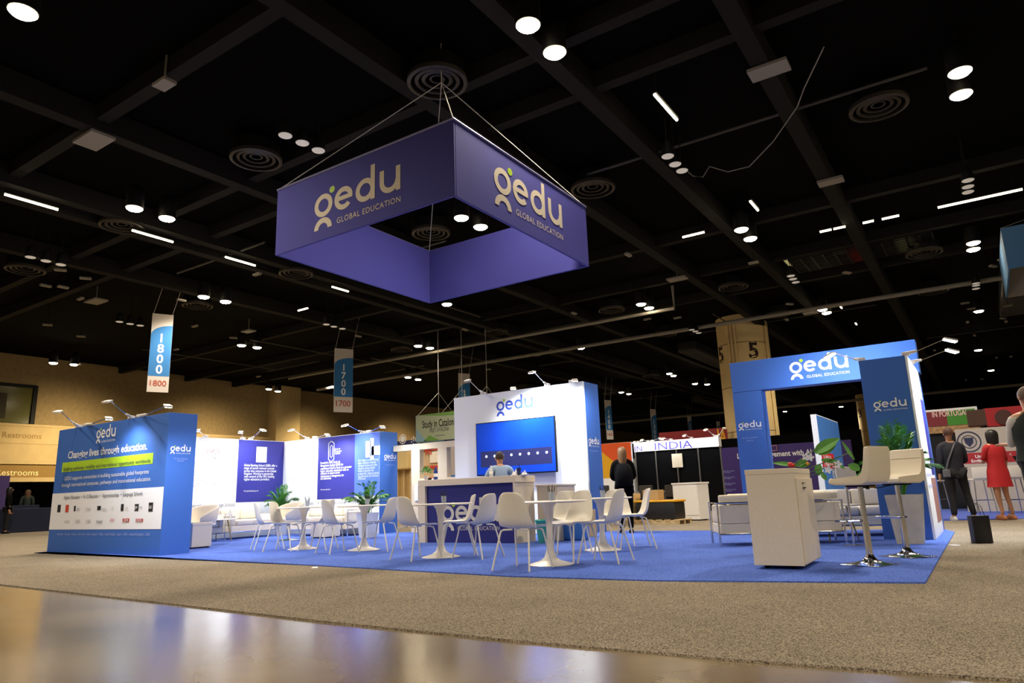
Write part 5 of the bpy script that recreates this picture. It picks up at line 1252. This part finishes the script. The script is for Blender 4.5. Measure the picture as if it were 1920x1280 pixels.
def fingers(N, n, down=(0, .25, -1)):
    p, w_ = V(N['pa'+n][0]), V(N['wr'+n][0]); d = (p-w_).normalized(); E_ = []
    s = -1 if n == 'l' else 1; side = V((0, 1, 0)) if abs(d.y) < .7 else V((1, 0, 0)); cur = V((-s, 0, 0)) if abs(d.y) < .7 else V((0, 0, -1))
    side = (side-d*side.dot(d)).normalized()
    for k, (o, L_) in enumerate(((-.03, .06), (-.01, .075), (.01, .08), (.03, .07))):
        a = p+side*o+d*.02; b = a+d*L_*.55; c = b+(d+cur*.6).normalized()*L_*.5
        for q, v in zip('abc', (a, b, c)): N['f%s%d%s' % (n, k, q)] = (tuple(v), .0085 if q != 'c' else .007)
        E_ += [('pa'+n, 'f%s%da' % (n, k)), ('f%s%da' % (n, k), 'f%s%db' % (n, k)), ('f%s%db' % (n, k), 'f%s%dc' % (n, k))]
    a = w_.lerp(p, .5)+side*.035; b = a+(d+side*.7).normalized()*.035; N['t%sa' % n] = (tuple(a), .011); N['t%sb' % n] = (tuple(b), .009)
    return E_+[('pa'+n, 't%sa' % n), ('t%sa' % n, 't%sb' % n)]
def face_add(N):
    h, r_ = V(N['head'][0]), N['head'][1]
    def f(m):
        m.ball(h+V((0, r_[1]*1.0, -.01)), .013, .02, .022); m.ball(h+V((0, r_[1]*.93, -.055)), .025, .01, .008)
        for s in (-1, 1):
            m.ball(h+V((s*.032, r_[1]*.9, .012)), .012, .009, .009); m.ball(h+V((s*r_[0]*1.02, -.005, -.005)), .012, .022, .032)
    return f
def human(label, loc, rz, N, skinm, cat='person'):
    t = thing('person', label, cat, loc, rz)
    E_ = TOR+HEAD+ARM('l')+ARM('r')+[('wrl', 'pal'), ('wrr', 'par')]+LEG('l')+LEG('r')
    E_ += fingers(N, 'l')+fingers(N, 'r')
    skin('body', N, E_, skinm, t, add=face_add(N)); return t
def wear(t, name, N, E_, m, grow): return skin(name, N, E_, m, t, grow=grow)
def torso(t, name, m, k=1.0, lo=.8, dz=0, dy=0, g=0, rw=1.0):
    prof = [(.8, .19, .125), (.93, .185, .13), (1.08, .16, .115), (1.2, .178, .124), (1.3, .188, .125), (1.39, .175, .1), (1.44, .12, .082), (1.47, .075, .07)]
    return MB().loft([((0, dy*max(0, (z-.9)), z*k+dz), (a+g)*k*rw, (b+g)*k) for z, a, b in prof if z >= lo]).done(name, m, t, True)
def shoes(t, N, m, name='shoe'):
    for n in 'lr':
        a, b = V(N['an'+n][0]), V(N['to'+n][0]); d = (b-a); d.z = 0; d.normalize(); g = b.z-.035
        mm = MB(); rot = Matrix.Translation((a.x, a.y, 0)) @ Matrix.Rotation(math.atan2(d.y, d.x)-PI/2, 4, 'Z')
        mm.lathe([(.9, 0), (1, .015), (.95, .05), (.6, .09), (.35, .1)], c=(0, .055, g), seg=20, sx=.048, sy=.135, m=rot); mm.done(name, m, t, True)
def haircap(t, N, m, drop=0, back=.02, w_=1.0, crown=0, name='hair'):
    h, r_ = V(N['head'][0]), N['head'][1]; mb = MB()
    if drop == 0: mb.lathe([(math.sin(PI*k/8), -math.cos(PI*k/8)*r_[1]*1.12) for k in range(3, 9)], h+V((0, -.018, .02)), 20, r_[0]*1.14, r_[1]*1.1)
    else:
        top = h.z+r_[1]*1.12; rings = []
        for f in (0, .02, .06, .12, .2, .35, .55, .8, 1):
            z = top-drop*f; g = max(0, 1-f*drop/.1); rr = math.sqrt(max(.02, 1-g*g))
            rings.append(((h.x, h.y-.02-back*f, z), r_[0]*1.2*rr*w_*(1-.25*max(0, f-.7)/.3), r_[1]*1.1*rr*(1-.45*max(0, f-.35))))
        mb.loft(rings)
    return mb.done(name, m, t, True)
# man in dark suit
N = base_nodes(1.04); N['anl'] = ((-.13, 0, .09), .04); N['tol'] = ((-.14, .15, .035), .035); N['hipr'] = ((.11, 0, .93), .09); N['knr'] = ((.17, .05, .53), .06); N['anr'] = ((.23, .0, .09), .038); N['tor'] = ((.25, .15, .035), .035)
N['elr'] = ((.25, .05, 1.15), .045); N['wrr'] = ((.16, .26, 1.15), .028); N['par'] = ((.12, .32, 1.17), (.02, .034))
p = hit(1805, 976, 'z', .012); suit = mat('suit_navy', '#0f1120', .8); trous = mat('trousers_black', '#0c0b0e', .85)
t = human('person in a dark navy suit seen from behind, grey strap across the back', (p.x, p.y, .012), face(12), N, SKIN)
torso(t, 'jacket', suit, 1.04, g=.012)
for n in 'lr': wear(t, 'sleeve', N, ARM(n), suit, .018)
wear(t, 'trousers', N, LEG('l', 0)+LEG('r', 0), trous, .02); shoes(t, N, mat('shoe_white_sole', '#b8b4ac', .6))
haircap(t, N, mat('hair_thin', '#4c3020', .7))
MB().tube([(.06, -.1, 1.53), (-.02, -.16, 1.4), (-.12, -.155, 1.2), (-.19, -.14, 1.0)], .016, 6).box(-.25, -.13, -.17, -.09, .85, 1.0, .015).done('shoulder_strap', mat('strap_grey', '#5a5a62', .6), t)
# woman in red
N = base_nodes(.99, sh=.165, hip=.085); N['knr'] = ((.12, .03, .48), .05); N['anr'] = ((.17, .0, .12), .03); N['tor'] = ((.18, .12, .035), .03); N['anl'] = ((-.05, 0, .12), .03); N['tol'] = ((-.05, .12, .035), .03)
N['elr'] = ((.23, .02, 1.1), .036); N['wrr'] = ((.27, .12, .9), .024); N['par'] = ((.28, .16, .86), (.018, .03)); N['ell'] = ((-.2, .08, 1.12), .036); N['wrl'] = ((-.1, .22, 1.1), .024); N['pal'] = ((-.06, .27, 1.1), (.018, .03))
red = mat('dress_red', '#a80c14', .75); p = hit(1887, 974, 'z', .022)
t = human('person in a short red dress with black bobbed hair seen from behind', (p.x, p.y, .022), face(-8), N, SKIN)
MB().loft([((0, 0, .62), .25, .17), ((0, 0, .75), .225, .16), ((0, 0, .92), .205, .15), ((0, 0, 1.06), .165, .125), ((0, 0, 1.2), .175, .13), ((0, 0, 1.34), .185, .12), ((0, 0, 1.42), .15, .09), ((0, 0, 1.46), .08, .075)]).done('dress', red, t, True)
for n in 'lr': wear(t, 'sleeve', N, [('si'+n, 'sh'+n), ('sh'+n, 'el'+n)], red, .016)
shoes(t, N, mat('heels_tan', '#9c5c34', .5), 'heeled_shoe'); haircap(t, N, HAIRB, drop=.34, back=.0, w_=1.25)
# vest man at right edge
N = base_nodes(1.06, sh=.21); N['ell'] = ((-.2, .12, 1.2), .04); N['wrl'] = ((-.1, .3, 1.2), .028); N['pal'] = ((-.12, .47, 1.21), (.02, .034)); N['elr'] = ((.3, -.04, 1.2), .05)
q = dist(1936, 800, 8.3); vest = mat('vest_dark_green', '#121c18', .7)
t = human('person in a dark green vest over a white shirt at the right edge', (q.x, q.y, .012), face(5), N, SKIN)
torso(t, 'vest', vest, 1.06, lo=.9, g=.022, rw=1.1)
for n in 'lr': wear(t, 'shirt_sleeve', N, [('si'+n, 'sh'+n), ('sh'+n, 'el'+n), ('el'+n, 'wr'+n)], mat('shirt_white', '#c8c4bc', .8), .012)
MB().loft([((0, 0, z), a, b) for z, a, b in ((.9, .19, .14), (1.0, .195, .145))]).done('shirt_tail', MATS['shirt_white'], t, True); MB().loft([((0, 0, 1.5), .09, .085), ((0, 0, 1.58), .07, .07)]).done('collar', MATS['shirt_white'], t, True)

wear(t, 'trousers', N, LEG('l', 0)+LEG('r', 0), trous, .022); shoes(t, N, BLACK); haircap(t, N, HAIRBR)
MB().tube([(.07*math.cos(a), .0+.065*math.sin(a), 1.56) for a in [2*PI*k/14 for k in range(15)]], .012, 6).done('lanyard', mat('lanyard_red', '#882c34', .7), t)
# woman with backpack
N = base_nodes(.95, sh=.17, hip=.09); N['ell'] = ((-.22, .06, 1.08), .04); N['wrl'] = ((-.14, .22, 1.02), .025); N['pal'] = ((-.1, .28, 1.02), (.018, .03)); N['elr'] = ((.22, .06, 1.08), .04); N['wrr'] = ((.14, .22, 1.02), .025); N['par'] = ((.1, .28, 1.02), (.018, .03))
p = hit(1176, 1000, 'z', .012)
t = human('person with long blonde hair and black backpack standing behind the last table', (p.x, p.y, .012), face(4), N, SKIN)
blk = mat('coat_black', '#080707', .95, spec=.1); torso(t, 'jacket', blk, .95, g=.012)
for n in 'lr': wear(t, 'sleeve', N, ARM(n), blk, .018)
wear(t, 'trousers', N, LEG('l', 0)+LEG('r', 0), blk, .018); shoes(t, N, BLACK)
haircap(t, N, HAIRBL, drop=.4, back=.035, w_=1.0)
bp = MB(); bp.loft([((0, -.2, .9), .15, .08), ((0, -.21, .95), .17, .1), ((0, -.21, 1.15), .165, .1), ((0, -.19, 1.28), .13, .08), ((0, -.17, 1.33), .08, .04)]); bpo = bp.done('backpack', mat('backpack_black', '#0e0c0c', .9, spec=.1), None, True)
bpo.location = t.location+V((0, 0, 0)); bpo.rotation_euler = t.rotation_euler; tag(bpo, 'black backpack worn by the blonde person', 'backpack')
# seated man at the counter
def seated(N, dz=.0, k=1.0):
    return N
N = base_nodes(1.0); lift = -.27
for q_ in list(N):
    (x, y, z), r_ = N[q_]; N[q_] = ((x, y, z+lift), r_)
for n, s in (('l', -1), ('r', 1)):
    N['hip'+n] = ((s*.1, .02, .66), .09); N['kn'+n] = ((s*.16, .42, .62), .06); N['an'+n] = ((s*.14, .38, .27), .04); N['to'+n] = ((s*.15, .5, .22), .035)
    N['el'+n] = ((s*.27, .12, .93), .044); N['wr'+n] = ((s*.12, .3, .98), .028); N['pa'+n] = ((s*.07, .35, 1.0), (.02, .034))
N['neckb'] = ((0, .03, 1.17), (.07, .065)); N['neck'] = ((0, .05, 1.22), .052); N['jaw'] = ((.0, .08, 1.27), (.062, .075)); N['head'] = ((-.0, .08, 1.355), (.078, .096)); N['crown'] = ((0, .07, 1.42), (.062, .075))
hp = hit(938, 857, 'y', 11.0); hd_ = V((hp.x, 11.0, 0)); zs = hp.z-1.37
t = human('person in a light blue shirt seated behind the counter facing the television', (hp.x, 11.0, max(.03, zs)), face(-12), N, SKIN)
wear(t, 'shirt', N, TOR+ARM('l')+ARM('r'), mat('shirt_pale_blue', '#8ca4c4', .8), .024); wear(t, 'trousers', N, LEG('l', 0)+LEG('r', 0), mat('trousers_grey', '#3a3c44', .8), .018); shoes(t, N, BLACK); haircap(t, N, mat('hair_dark_brown', '#2c1c14', .7))
st = thing('counter_stool', 'stool under the person in the light blue shirt', 'stool', (hp.x, 11.0, .024), face(-12)); zs = max(.03, zs)
MB().lathe([(.19, zs+.53), (.2, zs+.55), (.19, zs+.565)], seg=24).done('seat', WHITE, st, True); MB().tube([(0, 0, .02), (0, 0, zs+.53)], .025, 12).lathe([(.2, 0), (.2, .012), (.03, .05)]).done('post', CHROME, st, True)
MB().tube([(-.2, .42, zs+.19), (.2, .42, zs+.19)], .015, 8).tube([(0, 0, zs+.19), (0, .42, zs+.19)], .015, 8).done('footrest', CHROME, st)
# far left seated women and the dark figure on the right
def simple(label, p, rz, hair, top, h=1.0, drop=.4):
    N = base_nodes(h); t = human(label, p, rz, N, SKIN); wear(t, 'top', N, TOR+ARM('l')+ARM('r'), top, .022); wear(t, 'trousers', N, LEG('l', 0)+LEG('r', 0), trous, .02); shoes(t, N, BLACK); haircap(t, N, hair, drop=drop, w_=1.15); return t
for (u, v, lb, top, hr) in ((20, 908, 'person with long dark hair and black top behind the navy table, far left', blk, HAIRB), (53, 920, 'person with bare arms in a dark green top beside the purple banner', mat('top_dark_green', '#1c2a22', .8), HAIRBR)):
    c = (a+b)/2 if False else None
    dpt = 27.6 if u == 20 else 31.5; q = dist(u, v, dpt); simple(lb, (q.x, q.y, .012), face(60 if u == 20 else -40), hr, top, h=max(.8, min(1.02, q.z/1.7)))
q = hit(1777, 948, 'z', .022); simple('person in black trousers standing behind the suited man', (q.x, q.y, .022), face(20), HAIRBR, blk, drop=0)
